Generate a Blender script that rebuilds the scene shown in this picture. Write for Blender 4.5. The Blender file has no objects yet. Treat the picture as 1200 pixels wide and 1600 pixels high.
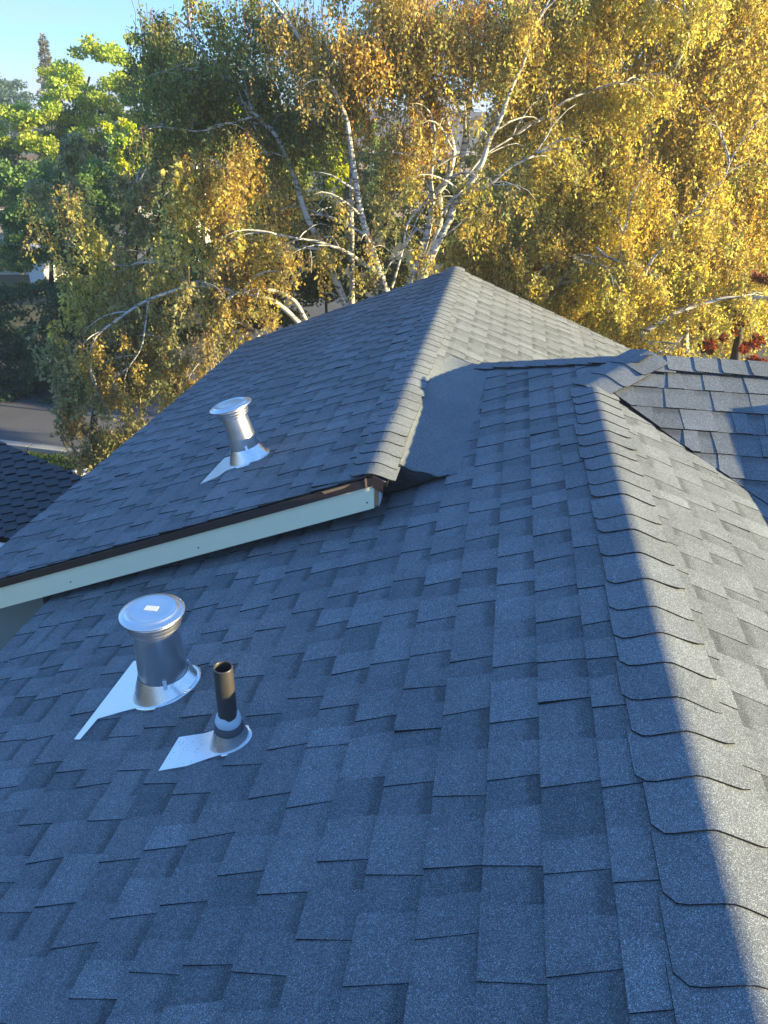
import bpy, math, random
import numpy as np
from mathutils import Vector, Matrix

SC = bpy.context.scene
COL = SC.collection
R = random.Random(7)
NR = np.random.RandomState(11)
rad = math.radians

# ------------------------------------------------------------------ camera
CAM = Vector((-0.538, 0.0, 1.346))
FW = Vector((-0.1304, 0.8725, -0.4707)).normalized()
RI = Vector((0.98884, 0.14784, 0.0)).normalized()
UP = RI.cross(FW)
ROLL = 0.0197
RI2 = RI * math.cos(ROLL) + UP * math.sin(ROLL)
UP2 = -RI * math.sin(ROLL) + UP * math.cos(ROLL)
F_PX = 1184.5
cam_data = bpy.data.cameras.new('camera')
cam = bpy.data.objects.new('camera', cam_data)
COL.objects.link(cam)
cam.matrix_world = Matrix.Translation(CAM) @ Matrix((RI2, UP2, -FW)).transposed().to_4x4()
cam_data.sensor_fit = 'HORIZONTAL'
cam_data.sensor_width = 36.0
cam_data.lens = 36.0 * F_PX / 1200.0
cam_data.clip_start = 0.05
cam_data.clip_end = 2000.0
SC.camera = cam

# ------------------------------------------------------------------ light
SUN_DIR = Vector((1.0, -0.09, 0.232)).normalized()
SUN_EL = math.asin(SUN_DIR.z)
world = bpy.data.worlds.new('World')
SC.world = world
world.use_nodes = True
wn, wl = world.node_tree.nodes, world.node_tree.links
wn.clear()
sky = wn.new('ShaderNodeTexSky')
sky.sky_type = 'NISHITA'
sky.sun_disc = False
sky.sun_elevation = SUN_EL
sky.sun_rotation = math.atan2(SUN_DIR.x, SUN_DIR.y)
sky.air_density = 1.0
sky.dust_density = 0.2
sky.ozone_density = 5.0
# a thin even veil of bright air over the whole dome: the low-sun sky of the photograph is flatter than the clear model
veil = wn.new('ShaderNodeMix')
veil.data_type = 'RGBA'
veil.blend_type = 'ADD'
veil.inputs[0].default_value = 1.0
veil.inputs[7].default_value = (0.45, 1.72, 4.5, 1.0)
wl.new(sky.outputs[0], veil.inputs[6])
bg = wn.new('ShaderNodeBackground')
bg.inputs['Strength'].default_value = 0.05
wo = wn.new('ShaderNodeOutputWorld')
# faint streaks of high cloud all round
tcw = wn.new('ShaderNodeTexCoord')
mpw = wn.new('ShaderNodeMapping')
mpw.inputs['Scale'].default_value = (1.6, 1.6, 16.0)
wl.new(tcw.outputs['Generated'], mpw.inputs[0])
nzw = wn.new('ShaderNodeTexNoise')
nzw.inputs['Scale'].default_value = 1.7
nzw.inputs['Detail'].default_value = 5.0
wl.new(mpw.outputs[0], nzw.inputs['Vector'])
rmw = wn.new('ShaderNodeMapRange')
rmw.inputs[1].default_value = 0.48
rmw.inputs[2].default_value = 0.72
rmw.inputs[4].default_value = 0.5
wl.new(nzw.outputs['Fac'], rmw.inputs[0])
cl_mix = wn.new('ShaderNodeMix')
cl_mix.data_type = 'RGBA'
wl.new(rmw.outputs[0], cl_mix.inputs[0])
wl.new(veil.outputs[2], cl_mix.inputs[6])
cl_mix.inputs[7].default_value = (3.7, 4.2, 5.4, 1.0)
wl.new(cl_mix.outputs[2], bg.inputs[0])
wl.new(bg.outputs[0], wo.inputs[0])
sun_data = bpy.data.lights.new('sun', 'SUN')
sun_data.energy = 5.0
sun_data.angle = rad(0.5)
sun_data.color = (1.0, 0.82, 0.43)
sun = bpy.data.objects.new('sun', sun_data)
COL.objects.link(sun)
sun.rotation_euler = SUN_DIR.to_track_quat('Z', 'Y').to_euler()
sun.location = (20, -6, 12)
SC.view_settings.view_transform = 'Standard'
SC.view_settings.look = 'None'
SC.view_settings.gamma = 1.0
SC.view_settings.exposure = 1.86
SC.view_settings.use_curve_mapping = False


# ------------------------------------------------------------------ helpers
def proj(p):
    d = Vector(p) - CAM
    z = d.dot(FW)
    if z < 0.05:
        return None
    return (600 + F_PX * d.dot(RI2) / z, 800 - F_PX * d.dot(UP2) / z, z)


def tag(o, label=None, cat=None, group=None, kind=None):
    for k, v in (('label', label), ('category', cat), ('group', group), ('kind', kind)):
        if v:
            o[k] = v
    return o


def empty(name, loc, **kw):
    o = bpy.data.objects.new(name, None)
    o.empty_display_size = 0.2
    COL.objects.link(o)
    o.location = loc
    return tag(o, **kw)


def place(name, me, parent=None, **kw):
    """Link a mesh given in world coordinates as one object under parent."""
    o = bpy.data.objects.new(name, me)
    COL.objects.link(o)
    if parent is not None:
        o.parent = parent
        base = Vector((0, 0, 0))
        q = parent
        while q is not None:
            base += Vector(q.location)
            q = q.parent
        o.location = -base
    return tag(o, **kw)


class MB:
    """Mesh collector: verts, faces, material index, tint and uv per vertex."""

    def __init__(self):
        self.v, self.f, self.m, self.t, self.uv, self.sm = [], [], [], [], [], []

    def add(self, pts, faces, mat=0, tint=(1, 0, 0), uvs=None, smooth=False):
        b = len(self.v)
        self.v += [tuple(p) for p in pts]
        self.t += [tint] * len(pts)
        self.uv += uvs if uvs else [(0, 0)] * len(pts)
        for k, fc in enumerate(faces):
            self.f.append(tuple(b + i for i in fc))
            self.m.append(mat[k] if isinstance(mat, (list, tuple)) else mat)
            self.sm.append(smooth)

    def box(self, c, s, mat=0, rz=0.0, tint=(1, 0, 0)):
        c = Vector(c)
        hx, hy, hz = s[0] / 2, s[1] / 2, s[2] / 2
        M = Matrix.Rotation(rz, 3, 'Z')
        P = [c + M @ Vector((x * hx, y * hy, z * hz)) for x, y, z in
             ((-1, -1, -1), (1, -1, -1), (1, 1, -1), (-1, 1, -1), (-1, -1, 1), (1, -1, 1), (1, 1, 1), (-1, 1, 1))]
        self.add(P, [(0, 3, 2, 1), (4, 5, 6, 7), (0, 1, 5, 4), (1, 2, 6, 5), (2, 3, 7, 6), (3, 0, 4, 7)], mat, tint)

    def prism(self, top, depth, mat=0, mside=None, tint=(1, 0, 0)):
        """Closed slab under the polygon `top` (CCW from outside); depth is a vector."""
        n = len(top)
        d = Vector(depth)
        P = [Vector(p) for p in top] + [Vector(p) + d for p in top]
        F = [tuple(range(n)), tuple(range(2 * n - 1, n - 1, -1))]
        F += [(i, n + i, n + (i + 1) % n, (i + 1) % n) for i in range(n)]
        ms = mat if mside is None else mside
        self.add(P, F, [mat, ms] + [ms] * n, tint)

    def tube(self, pts, radii, sides=8, mat=0, cap=True, tint=(1, 0, 0)):
        pts = [Vector(p) for p in pts]
        rings = []
        prev = None
        for i, p in enumerate(pts):
            d = (pts[min(i + 1, len(pts) - 1)] - pts[max(i - 1, 0)]).normalized()
            if prev is None:
                x = d.orthogonal().normalized()
            else:
                x = (prev - d * prev.dot(d)).normalized()
            prev = x
            y = d.cross(x)
            rings.append([p + (x * math.cos(2 * math.pi * k / sides) + y * math.sin(2 * math.pi * k / sides)) * radii[i] for k in range(sides)])
        P = [q for r_ in rings for q in r_]
        F = []
        for i in range(len(pts) - 1):
            for k in range(sides):
                a, b = i * sides + k, i * sides + (k + 1) % sides
                F.append((a, b, b + sides, a + sides))
        if cap:
            F.append(tuple(range(sides - 1, -1, -1)))
            F.append(tuple(range((len(pts) - 1) * sides, len(pts) * sides)))
        self.add(P, F, mat, tint, smooth=True)

    def lathe(self, prof, M, sides=48, mat=0):
        """Profile of (r, z) revolved about local z, placed by matrix M."""
        P, F = [], []
        for r_, z in prof:
            for k in range(sides):
                a = 2 * math.pi * k / sides
                P.append(M @ Vector((r_ * math.cos(a), r_ * math.sin(a), z)))
        for i in range(len(prof) - 1):
            for k in range(sides):
                a, b = i * sides + k, i * sides + (k + 1) % sides
                F.append((a, b, b + sides, a + sides))
        self.add(P, F, mat, smooth=True)

    def mesh(self, name, mats):
        me = bpy.data.meshes.new(name)
        me.from_pydata(self.v, [], self.f)
        for m in (mats if isinstance(mats, (list, tuple)) else [mats]):
            me.materials.append(m)
        me.polygons.foreach_set('material_index', self.m)
        me.polygons.foreach_set('use_smooth', self.sm)
        at = me.attributes.new('tint', 'FLOAT_COLOR', 'POINT')
        at.data.foreach_set('color', np.array([(*t, 1.0) for t in self.t], dtype=np.float32).ravel())
        uvl = me.uv_layers.new(name='UVMap')
        li = np.zeros(len(me.loops), dtype=np.int32)
        me.loops.foreach_get('vertex_index', li)
        uvl.data.foreach_set('uv', np.array(self.uv, dtype=np.float32)[li].ravel())
        me.update()
        return me

    def build(self, name, mats, parent=None, **kw):
        return place(name, self.mesh(name, mats), parent, **kw)


# ------------------------------------------------------------------ materials
def newmat(name):
    m = bpy.data.materials.new(name)
    m.use_nodes = True
    nt = m.node_tree
    b = nt.nodes['Principled BSDF']
    return m, nt.nodes, nt.links, b


def val(n, a, op, b, c=None):
    x = n.new('ShaderNodeMath')
    x.operation = op
    return x


def math_node(N, L, op, a, b=None, clamp=False):
    x = N.new('ShaderNodeMath')
    x.operation = op
    x.use_clamp = clamp
    for i, s in enumerate((a, b)):
        if s is None:
            continue
        if isinstance(s, (int, float)):
            x.inputs[i].default_value = s
        else:
            L.new(s, x.inputs[i])
    return x.outputs[0]


def mixc(N, L, fac, a, b, mode='MIX'):
    x = N.new('ShaderNodeMix')
    x.data_type = 'RGBA'
    x.blend_type = mode
    for i, s in ((0, fac), (6, a), (7, b)):
        if isinstance(s, (int, float)):
            x.inputs[i].default_value = s
        elif isinstance(s, tuple):
            x.inputs[i].default_value = (*s, 1.0) if len(s) == 3 else s
        else:
            L.new(s, x.inputs[i])
    return x.outputs[2]


def ramp(N, L, fac, stops):
    x = N.new('ShaderNodeValToRGB')
    e = x.color_ramp.elements
    while len(e) < len(stops):
        e.new(0.5)
    for k, (p, c) in enumerate(stops):
        e[k].position = p
        e[k].color = (*c, 1.0) if len(c) == 3 else c
    L.new(fac, x.inputs[0])
    return x.outputs[0]


def noise(N, L, scale, detail=3.0, rough=0.55, vec=None, dim='3D'):
    x = N.new('ShaderNodeTexNoise')
    x.noise_dimensions = dim
    x.inputs['Scale'].default_value = scale
    x.inputs['Detail'].default_value = detail
    x.inputs['Roughness'].default_value = rough
    if vec is not None:
        L.new(vec, x.inputs['Vector'])
    return x.outputs['Fac']


def position(N):
    return N.new('ShaderNodeNewGeometry').outputs['Position']


def bump(N, L, h, strength, dist, bsdf):
    x = N.new('ShaderNodeBump')
    x.inputs['Strength'].default_value = strength
    x.inputs['Distance'].default_value = dist
    L.new(h, x.inputs['Height'])
    L.new(x.outputs[0], bsdf.inputs['Normal'])


def mat_shingle(name='asphalt_granules', base=(0.170, 0.188, 0.200), gran=True):
    m, N, L, b = newmat(name)
    pos = position(N)
    vo = N.new('ShaderNodeTexVoronoi')
    vo.inputs['Scale'].default_value = 760.0
    L.new(pos, vo.inputs['Vector'])
    sep = N.new('ShaderNodeSeparateColor')
    L.new(vo.outputs['Color'], sep.inputs[0])
    g = ramp(N, L, sep.outputs[0], [(0.0, (0.38, 0.38, 0.39)), (0.55, (0.8, 0.8, 0.82)), (0.84, (1.15, 1.15, 1.17)), (0.93, (1.8, 1.8, 1.8)), (1.0, (3.0, 2.95, 2.9))])
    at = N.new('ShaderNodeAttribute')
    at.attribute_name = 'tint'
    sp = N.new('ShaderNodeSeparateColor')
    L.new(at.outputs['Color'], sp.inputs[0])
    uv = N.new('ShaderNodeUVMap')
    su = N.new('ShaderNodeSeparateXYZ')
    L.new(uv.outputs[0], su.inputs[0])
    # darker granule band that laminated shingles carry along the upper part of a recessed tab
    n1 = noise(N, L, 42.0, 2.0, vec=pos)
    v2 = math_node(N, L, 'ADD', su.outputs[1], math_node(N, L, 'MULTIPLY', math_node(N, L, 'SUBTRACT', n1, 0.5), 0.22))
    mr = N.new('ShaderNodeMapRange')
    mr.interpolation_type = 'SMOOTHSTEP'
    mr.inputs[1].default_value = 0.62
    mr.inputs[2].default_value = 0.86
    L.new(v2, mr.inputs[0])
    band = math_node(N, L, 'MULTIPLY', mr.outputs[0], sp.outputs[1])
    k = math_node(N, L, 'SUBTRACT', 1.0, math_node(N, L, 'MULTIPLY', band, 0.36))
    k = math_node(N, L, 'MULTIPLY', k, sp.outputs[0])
    # blotches
    n2 = noise(N, L, 9.0, 4.0, vec=pos)
    n3 = noise(N, L, 60.0, 3.0, vec=pos)
    blot = math_node(N, L, 'ADD', math_node(N, L, 'MULTIPLY', n2, 0.34), math_node(N, L, 'MULTIPLY', n3, 0.46))
    blot = math_node(N, L, 'ADD', blot, 0.60)
    n4 = noise(N, L, 1.7, 4.0, 0.6, vec=pos)
    blot = math_node(N, L, 'ADD', blot, math_node(N, L, 'MULTIPLY', math_node(N, L, 'SUBTRACT', n4, 0.5), 0.55))
    k = math_node(N, L, 'MULTIPLY', k, blot)
    c = mixc(N, L, 1.0, g, base, 'MULTIPLY')
    hsv = N.new('ShaderNodeVectorMath')
    hsv.operation = 'SCALE'
    L.new(c, hsv.inputs[0])
    L.new(k, hsv.inputs['Scale'])
    L.new(hsv.outputs[0], b.inputs['Base Color'])
    b.inputs['Roughness'].default_value = 0.9
    b.inputs['Specular IOR Level'].default_value = 0.28
    h = math_node(N, L, 'ADD', math_node(N, L, 'MULTIPLY', vo.outputs['Distance'], -0.5), n3)
    bump(N, L, h, 0.55, 0.0016, b)
    return m


def mat_plain(name, col, rough=0.6, metal=0.0, var=0.15, scale=8.0, spec=0.4, bumpd=0.0, bscale=60.0):
    m, N, L, b = newmat(name)
    n1 = noise(N, L, scale, 5.0, 0.6, vec=position(N))
    c = mixc(N, L, n1, tuple(x * (1 - var) for x in col), tuple(min(1, x * (1 + var)) for x in col))
    L.new(c, b.inputs['Base Color'])
    b.inputs['Roughness'].default_value = rough
    b.inputs['Metallic'].default_value = metal
    b.inputs['Specular IOR Level'].default_value = spec
    if bumpd:
        bump(N, L, noise(N, L, bscale, 3.0, vec=position(N)), 0.6, bumpd, b)
    return m


def mat_metal(name, col, rough, streak=30.0):
    m, N, L, b = newmat(name)
    pos = position(N)
    n1 = noise(N, L, 14.0, 5.0, 0.6, vec=pos)
    n2 = noise(N, L, streak, 2.0, 0.5, vec=pos)
    L.new(mixc(N, L, n1, tuple(x * 0.86 for x in col), tuple(min(1.0, x * 1.08) for x in col)), b.inputs['Base Color'])
    b.inputs['Metallic'].default_value = 1.0
    rr = math_node(N, L, 'ADD', math_node(N, L, 'MULTIPLY', n1, 0.16), rough - 0.08)
    L.new(rr, b.inputs['Roughness'])
    bump(N, L, n2, 0.10, 0.004, b)
    return m


def mat_bark(name, light, dark, birch=True):
    m, N, L, b = newmat(name)
    tc = N.new('ShaderNodeTexCoord')
    mp = N.new('ShaderNodeMapping')
    mp.inputs['Scale'].default_value = (6.0, 6.0, 26.0) if birch else (22.0, 22.0, 4.0)
    L.new(tc.outputs['Object'], mp.inputs[0])
    n1 = noise(N, L, 1.0, 4.0, 0.65, vec=mp.outputs[0])
    n2 = noise(N, L, 3.2, 4.0, 0.6, vec=tc.outputs['Object'])
    k = ramp(N, L, n1, [(0.0, (0, 0, 0)), (0.41 if birch else 0.3, (0.02,) * 3), (0.48 if birch else 0.7, (1, 1, 1)), (1.0, (1, 1, 1))])
    c = mixc(N, L, k, dark, light)
    c = mixc(N, L, math_node(N, L, 'MULTIPLY', n2, 0.55), c, tuple(0.45 * x for x in light))
    L.new(c, b.inputs['Base Color'])
    b.inputs['Roughness'].default_value = 0.75
    bump(N, L, n1, 0.5, 0.01, b)
    return m


def mat_leaf(name='leaf', trans=0.58, gloss=0.35):
    m, N, L, b = newmat(name)
    at = N.new('ShaderNodeAttribute')
    at.attribute_name = 'tint'
    L.new(at.outputs['Color'], b.inputs['Base Color'])
    b.inputs['Roughness'].default_value = 0.42
    b.inputs['Specular IOR Level'].default_value = gloss
    tr = N.new('ShaderNodeBsdfTranslucent')
    hs = N.new('ShaderNodeHueSaturation')
    hs.inputs['Saturation'].default_value = 1.12
    hs.inputs['Value'].default_value = 1.45
    L.new(at.outputs['Color'], hs.inputs['Color'])
    L.new(hs.outputs[0], tr.inputs[0])
    mx = N.new('ShaderNodeMixShader')
    mx.inputs[0].default_value = trans
    L.new(b.outputs[0], mx.inputs[1])
    L.new(tr.outputs[0], mx.inputs[2])
    out = [x for x in N if x.type == 'OUTPUT_MATERIAL'][0]
    L.new(mx.outputs[0], out.inputs[0])
    return m


def mat_ground(name, c1, c2, c3, s1, s2, bumpd=0.02, rough=0.95):
    m, N, L, b = newmat(name)
    pos = position(N)
    n1 = noise(N, L, s1, 6.0, 0.6, vec=pos)
    n2 = noise(N, L, s2, 4.0, 0.6, vec=pos)
    c = mixc(N, L, ramp(N, L, n1, [(0.35, (0, 0, 0)), (0.65, (1, 1, 1))]), c1, c2)
    c = mixc(N, L, ramp(N, L, n2, [(0.5, (0, 0, 0)), (0.72, (1, 1, 1))]), c, c3)
    L.new(c, b.inputs['Base Color'])
    b.inputs['Roughness'].default_value = rough
    b.inputs['Specular IOR Level'].default_value = 0.2
    bump(N, L, n2, 0.7, bumpd, b)
    return m


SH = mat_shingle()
EDGE = mat_plain('asphalt_edge', (0.022, 0.021, 0.021), 0.95, 0, 0.3, 200.0, 0.1)
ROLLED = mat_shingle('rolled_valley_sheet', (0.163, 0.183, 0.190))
FELT = mat_plain('asphalt_felt', (0.050, 0.052, 0.056), 0.95, 0, 0.5, 40.0, 0.1, 0.004, 90.0)
DECK = mat_plain('roof_deck_felt', (0.012, 0.012, 0.013), 0.95, 0, 0.3, 20.0, 0.1)
GALV = mat_metal('galvanised_steel', (0.74, 0.75, 0.76), 0.33)
CONEM = mat_metal('bright_flashing_cone', (0.82, 0.82, 0.82), 0.27)
GALV2 = mat_metal('galvanised_flashing', (0.78, 0.80, 0.83), 0.34)
ABS = mat_plain('black_plastic_pipe', (0.036, 0.032, 0.028), 0.42, 0, 0.35, 25.0, 1.0)
PIPEDARK = mat_plain('pipe_inside', (0.012, 0.009, 0.008), 0.8, 0, 0.2, 20.0)
RUBBER = mat_plain('grey_rubber', (0.085, 0.09, 0.10), 0.7, 0, 0.2, 60.0, 0.3)
SEALANT = mat_plain('pale_sealant', (0.48, 0.56, 0.62), 0.5, 0, 0.12, 60.0, 0.4, 0.002, 120.0)
STICKER = mat_plain('paper_sticker', (0.62, 0.64, 0.68), 0.6, 0, 0.12, 120.0)
DEBRIS = mat_plain('asphalt_crumb', (0.02, 0.02, 0.022), 0.9)
GREENPAINT = mat_plain('pale_green_paint', (0.95, 0.88, 0.60), 0.5, 0, 0.05, 5.0, 0.35, 0.0006, 35.0)
BROWN = mat_plain('brown_drip_metal', (0.040, 0.024, 0.020), 0.42, 0.0, 0.3, 14.0, 0.5)
RAWWOOD = mat_plain('raw_wood', (0.36, 0.21, 0.11), 0.75, 0, 0.25, 60.0)
WHITEMETAL = mat_plain('white_metal_edge', (0.42, 0.43, 0.44), 0.4)
WALL = mat_plain('grey_green_stucco', (0.23, 0.26, 0.24), 0.9, 0, 0.12, 4.0, 0.2, 0.003, 140.0)
WHITEBOARD = mat_plain('pale_boards', (0.72, 0.70, 0.74), 0.6, 0, 0.06, 6.0)
DARKTILE = mat_plain('dark_roof_tile', (0.060, 0.072, 0.082), 0.8, 0, 0.35, 18.0, 0.25, 0.002, 150.0)
TILEEDGE = mat_plain('dark_tile_edge', (0.008, 0.008, 0.009), 0.9, 0, 0.2, 20.0, 0.1)
BIRCH = mat_bark('birch_bark', (0.56, 0.53, 0.48), (0.07, 0.065, 0.055))
TWIGBARK = mat_plain('red_brown_twig', (0.14, 0.065, 0.03), 0.7, 0, 0.3, 20.0)
DARKBARK = mat_bark('dark_bark', (0.055, 0.042, 0.032), (0.02, 0.015, 0.012), False)
LEAF = mat_leaf()
BLEAF = mat_leaf('broad_leaf', 0.35, 0.3)
GROUND = mat_ground('dry_ground', (0.09, 0.075, 0.045), (0.06, 0.075, 0.03), (0.13, 0.10, 0.06), 0.35, 2.4)
ASPHALT = mat_ground('street_asphalt', (0.105, 0.102, 0.104), (0.13, 0.125, 0.125), (0.085, 0.083, 0.084), 1.2, 30.0, 0.003)
CONC = mat_ground('concrete', (0.30, 0.29, 0.27), (0.36, 0.34, 0.31), (0.24, 0.23, 0.21), 2.0, 18.0, 0.002)
SOIL = mat_ground('soil', (0.06, 0.045, 0.032), (0.085, 0.065, 0.045), (0.045, 0.035, 0.025), 3.0, 20.0)
STONE = mat_plain('pale_stone', (0.42, 0.41, 0.39), 0.85, 0, 0.35, 9.0)
GRASSM = mat_leaf('grass_blade', 0.3, 0.2)
HOUSE1 = mat_plain('beige_stucco', (0.50, 0.43, 0.34), 0.9, 0, 0.08, 2.0)
HOUSE2 = mat_plain('pink_beige_stucco', (0.44, 0.35, 0.30), 0.9, 0, 0.08, 2.0)
HOUSE3 = mat_plain('white_wall_paint', (0.66, 0.62, 0.56), 0.8, 0, 0.06, 2.0)
ROOFGREY = mat_plain('far_grey_roof', (0.14, 0.14, 0.15), 0.9, 0, 0.25, 5.0)
ROOFBROWN = mat_plain('far_brown_roof', (0.15, 0.10, 0.075), 0.9, 0, 0.25, 5.0)
BLUEROOF = mat_plain('blue_grey_roof', (0.22, 0.25, 0.30), 0.7, 0, 0.1, 5.0)
WINDOW = mat_plain('dark_window_glass', (0.02, 0.025, 0.03), 0.08, 0, 0.1, 3.0, 0.6)
TRIM = mat_plain('white_trim', (0.62, 0.60, 0.57), 0.6)
BROWNDOOR = mat_plain('brown_panel', (0.10, 0.055, 0.035), 0.6)
GREYDOOR = mat_plain('grey_panel', (0.20, 0.21, 0.20), 0.6)
BLACKMETAL = mat_plain('black_metal', (0.015, 0.015, 0.016), 0.45)
LAMPGLASS = mat_plain('white_lamp_globe', (0.7, 0.72, 0.72), 0.3)

# ------------------------------------------------------------------ roof geometry constants
S = 0.383           # pitch of the lower roof
S2 = 0.396          # pitch of the raised roof
SM = 0.432          # pitch of the cross roof
H = 0.1066          # height of the cross ridge over the near ridge
YQ = 4.182          # where the near ridge meets the hip
PX, PY = H / S, YQ + H / SM
XU, ZU = -1.070, -0.158
Y1, Y2 = 3.136, 8.442
XE, XL = -3.456, -2.85
EXPO = 0.143
GZ = -5.2           # ground level
FH = S / SM         # plan direction of the far hip


def zL(x): return S * x
def zR(x): return -S * x
def zUL(x): return ZU - S2 * (XU - x)
def zUR(x): return ZU - S2 * (x - XU)
def zM(y): return H - SM * (PY - y)
def zB(y): return H - SM * (y - PY)


# ------------------------------------------------------------------ setting: ground, street, kerb, lawn, gravel
g = MB()
g.add([(-400, -60, GZ), (400, -60, GZ), (400, 500, GZ), (-400, 500, GZ)], [(0, 1, 2, 3)])
g.build('ground', GROUND, kind='structure')
st = MB()
st.add([(-60, 13.80, GZ + .004), (-10.99, 13.65, GZ + .004), (-8.5, 13.45, GZ + .004), (-6.5, 13.8, GZ + .004), (-4.5, 16.0, GZ + .004), (-1.5, 30, GZ + .004), (-7.5, 31, GZ + .004), (-10, 20.6, GZ + .004), (-60, 20.6, GZ + .004)], [tuple(range(9))])
st.build('street', ASPHALT, kind='structure')
kb = MB()
k0 = [(-60, 13.62), (-10.99, 13.46), (-8.5, 13.26), (-6.4, 13.5), (-4.2, 15.9)]
k1 = [(-60, 13.82), (-10.99, 13.67), (-8.5, 13.47), (-6.5, 13.67), (-4.4, 15.95)]
for i in range(4):
    segs = 14 if i == 0 else 3
    for q in range(segs):
        a, b2 = q / segs, (q + 1) / segs - (0.012 if i else 0.002)
        def lp(A, t): return (A[i][0] + (A[i + 1][0] - A[i][0]) * t, A[i][1] + (A[i + 1][1] - A[i][1]) * t, GZ + .10)
        kb.prism([lp(k0, a), lp(k0, b2), lp(k1, b2), lp(k1, a)], (0, 0, -0.12))
kb.build('kerb', CONC, kind='structure')
lawn_bed = MB()
lawn_bed.add([(-30, 10.5, GZ + .008), (-9.6, 11.9, GZ + .008), (-8.9, 12.75, GZ + .008), (-7.9, 13.05, GZ + .008), (-8.5, 13.26, GZ + .008), (-10.99, 13.46, GZ + .008), (-30, 13.5, GZ + .008)], [tuple(range(7))])
lawn_bed.build('lawn_soil', SOIL, kind='structure')
bed = MB()
bed.add([(-11.0, 10.5, GZ + .012), (-5.5, 10.5, GZ + .012), (-5.5, 13.4, GZ + .012), (-8.0, 13.1, GZ + .012), (-8.9, 12.7, GZ + .012), (-9.8, 11.8, GZ + .012)], [tuple(range(6))])
bed.build('planting_bed', SOIL, kind='structure')


def fast_mesh(name, V, F, mat, tint=None):
    """V (n,3), F (k,3 or 4) numpy arrays -> mesh, fast."""
    me = bpy.data.meshes.new(name)
    k, w = F.shape
    me.vertices.add(len(V))
    me.vertices.foreach_set('co', V.astype(np.float32).ravel())
    me.loops.add(k * w)
    me.loops.foreach_set('vertex_index', F.astype(np.int32).ravel())
    me.polygons.add(k)
    me.polygons.foreach_set('loop_start', np.arange(0, k * w, w, dtype=np.int32))
    me.update(calc_edges=True)
    if tint is not None:
        at = me.attributes.new('tint', 'FLOAT_COLOR', 'POINT')
        at.data.foreach_set('color', np.concatenate([tint, np.ones((len(tint), 1))], 1).astype(np.float32).ravel())
    me.materials.append(mat)
    me.validate()
    return me


def unit(a):
    return a / np.maximum(np.linalg.norm(a, axis=1, keepdims=True), 1e-9)


def leaf_arrays(P, D, size, wid, fold=0.25):
    """One folded diamond (two triangles) per leaf: base P, direction D (unit)."""
    n = len(P)
    rnd = unit(NR.normal(size=(n, 3)))
    side = unit(np.cross(D, rnd))
    nor = np.cross(side, D)
    s = size[:, None]
    w = (size * wid)[:, None]
    mid = P + D * s * 0.42
    tip = P + D * s + nor * s * NR.uniform(-.18, .18, (n, 1))
    a = mid + side * w * .5 + nor * w * fold
    b = mid - side * w * .5 + nor * w * fold
    V = np.stack([P, a, tip, b], 1).reshape(-1, 3)
    i = np.arange(n) * 4
    F = np.concatenate([np.stack([i, i + 1, i + 2], 1), np.stack([i, i + 2, i + 3], 1)])
    return V, F


# lawn blades
n = 16000
gx = NR.uniform(-13.0, -7.9, n)
gy = NR.uniform(11.0, 13.4, n)
ok = (gy < 13.42 - 0.08 * (gx + 10.99)) & (gy > 12.0 + (gx + 9.8) * 0.62 + 0.05 * np.sin(gx * 7)) & (gy < 13.30)
P = np.stack([gx, gy, np.full(n, GZ + .008)], 1)[ok]
D = unit(NR.normal(size=P.shape) * [.5, .5, .2] + [0, 0, 1])
V, F = leaf_arrays(P, D, NR.uniform(.05, .10, len(P)), .22)
gc = np.array([(.045, .10, .02), (.06, .12, .02), (.09, .11, .03), (.035, .08, .015)])[NR.randint(0, 4, len(P))]
o = place('lawn_grass', fast_mesh('lawn_grass', V, F, GRASSM, np.repeat(gc, 4, 0)), kind='stuff', label='green mown grass patch beside the street kerb', cat='grass')

# pale stones of the bed
peb = MB()
octv = [(1, 0, 0), (-1, 0, 0), (0, 1, 0), (0, -1, 0), (0, 0, 1), (0, 0, -.3)]
octf = [(0, 2, 4), (2, 1, 4), (1, 3, 4), (3, 0, 4), (2, 0, 5), (1, 2, 5), (3, 1, 5), (0, 3, 5)]
for _ in range(2600):
    x, y = R.uniform(-9.7, -6.4), R.uniform(11.2, 13.2)
    if y > 12.0 + (x + 9.8) * 0.62 + 0.05 * math.sin(x * 7) or y > 13.15:
        continue
    r_ = R.uniform(.02, .05)
    a = R.uniform(0, 6.28)
    sx, sy, sz = r_ * R.uniform(.8, 1.4), r_ * R.uniform(.7, 1.1), r_ * R.uniform(.5, .8)
    ca, sa = math.cos(a), math.sin(a)
    peb.add([(x + ca * p[0] * sx - sa * p[1] * sy, y + sa * p[0] * sx + ca * p[1] * sy, GZ + .02 + p[2] * sz) for p in octv], octf)
peb.build('gravel', STONE, kind='stuff', label='pale loose stones round the foot of the street birch', cat='gravel')


# ------------------------------------------------------------------ shingles
def clip_poly(poly, clip):
    """Sutherland-Hodgman, clip convex CCW."""
    out = poly
    for i in range(len(clip)):
        a, b = clip[i], clip[(i + 1) % len(clip)]
        ex, ey = b[0] - a[0], b[1] - a[1]
        inp, out = out, []
        if not inp:
            return []
        for j in range(len(inp)):
            p, q = inp[j], inp[(j + 1) % len(inp)]
            dp = ex * (p[1] - a[1]) - ey * (p[0] - a[0])
            dq = ex * (q[1] - a[1]) - ey * (q[0] - a[0])
            if dp >= 0:
                out.append(p)
            if (dp >= 0) != (dq >= 0):
                t = dp / (dp - dq)
                out.append((p[0] + (q[0] - p[0]) * t, p[1] + (q[1] - p[1]) * t))
    return out


def poly_area(p):
    return 0.5 * sum(p[i][0] * p[(i + 1) % len(p)][1] - p[(i + 1) % len(p)][0] * p[i][1] for i in range(len(p)))


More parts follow.
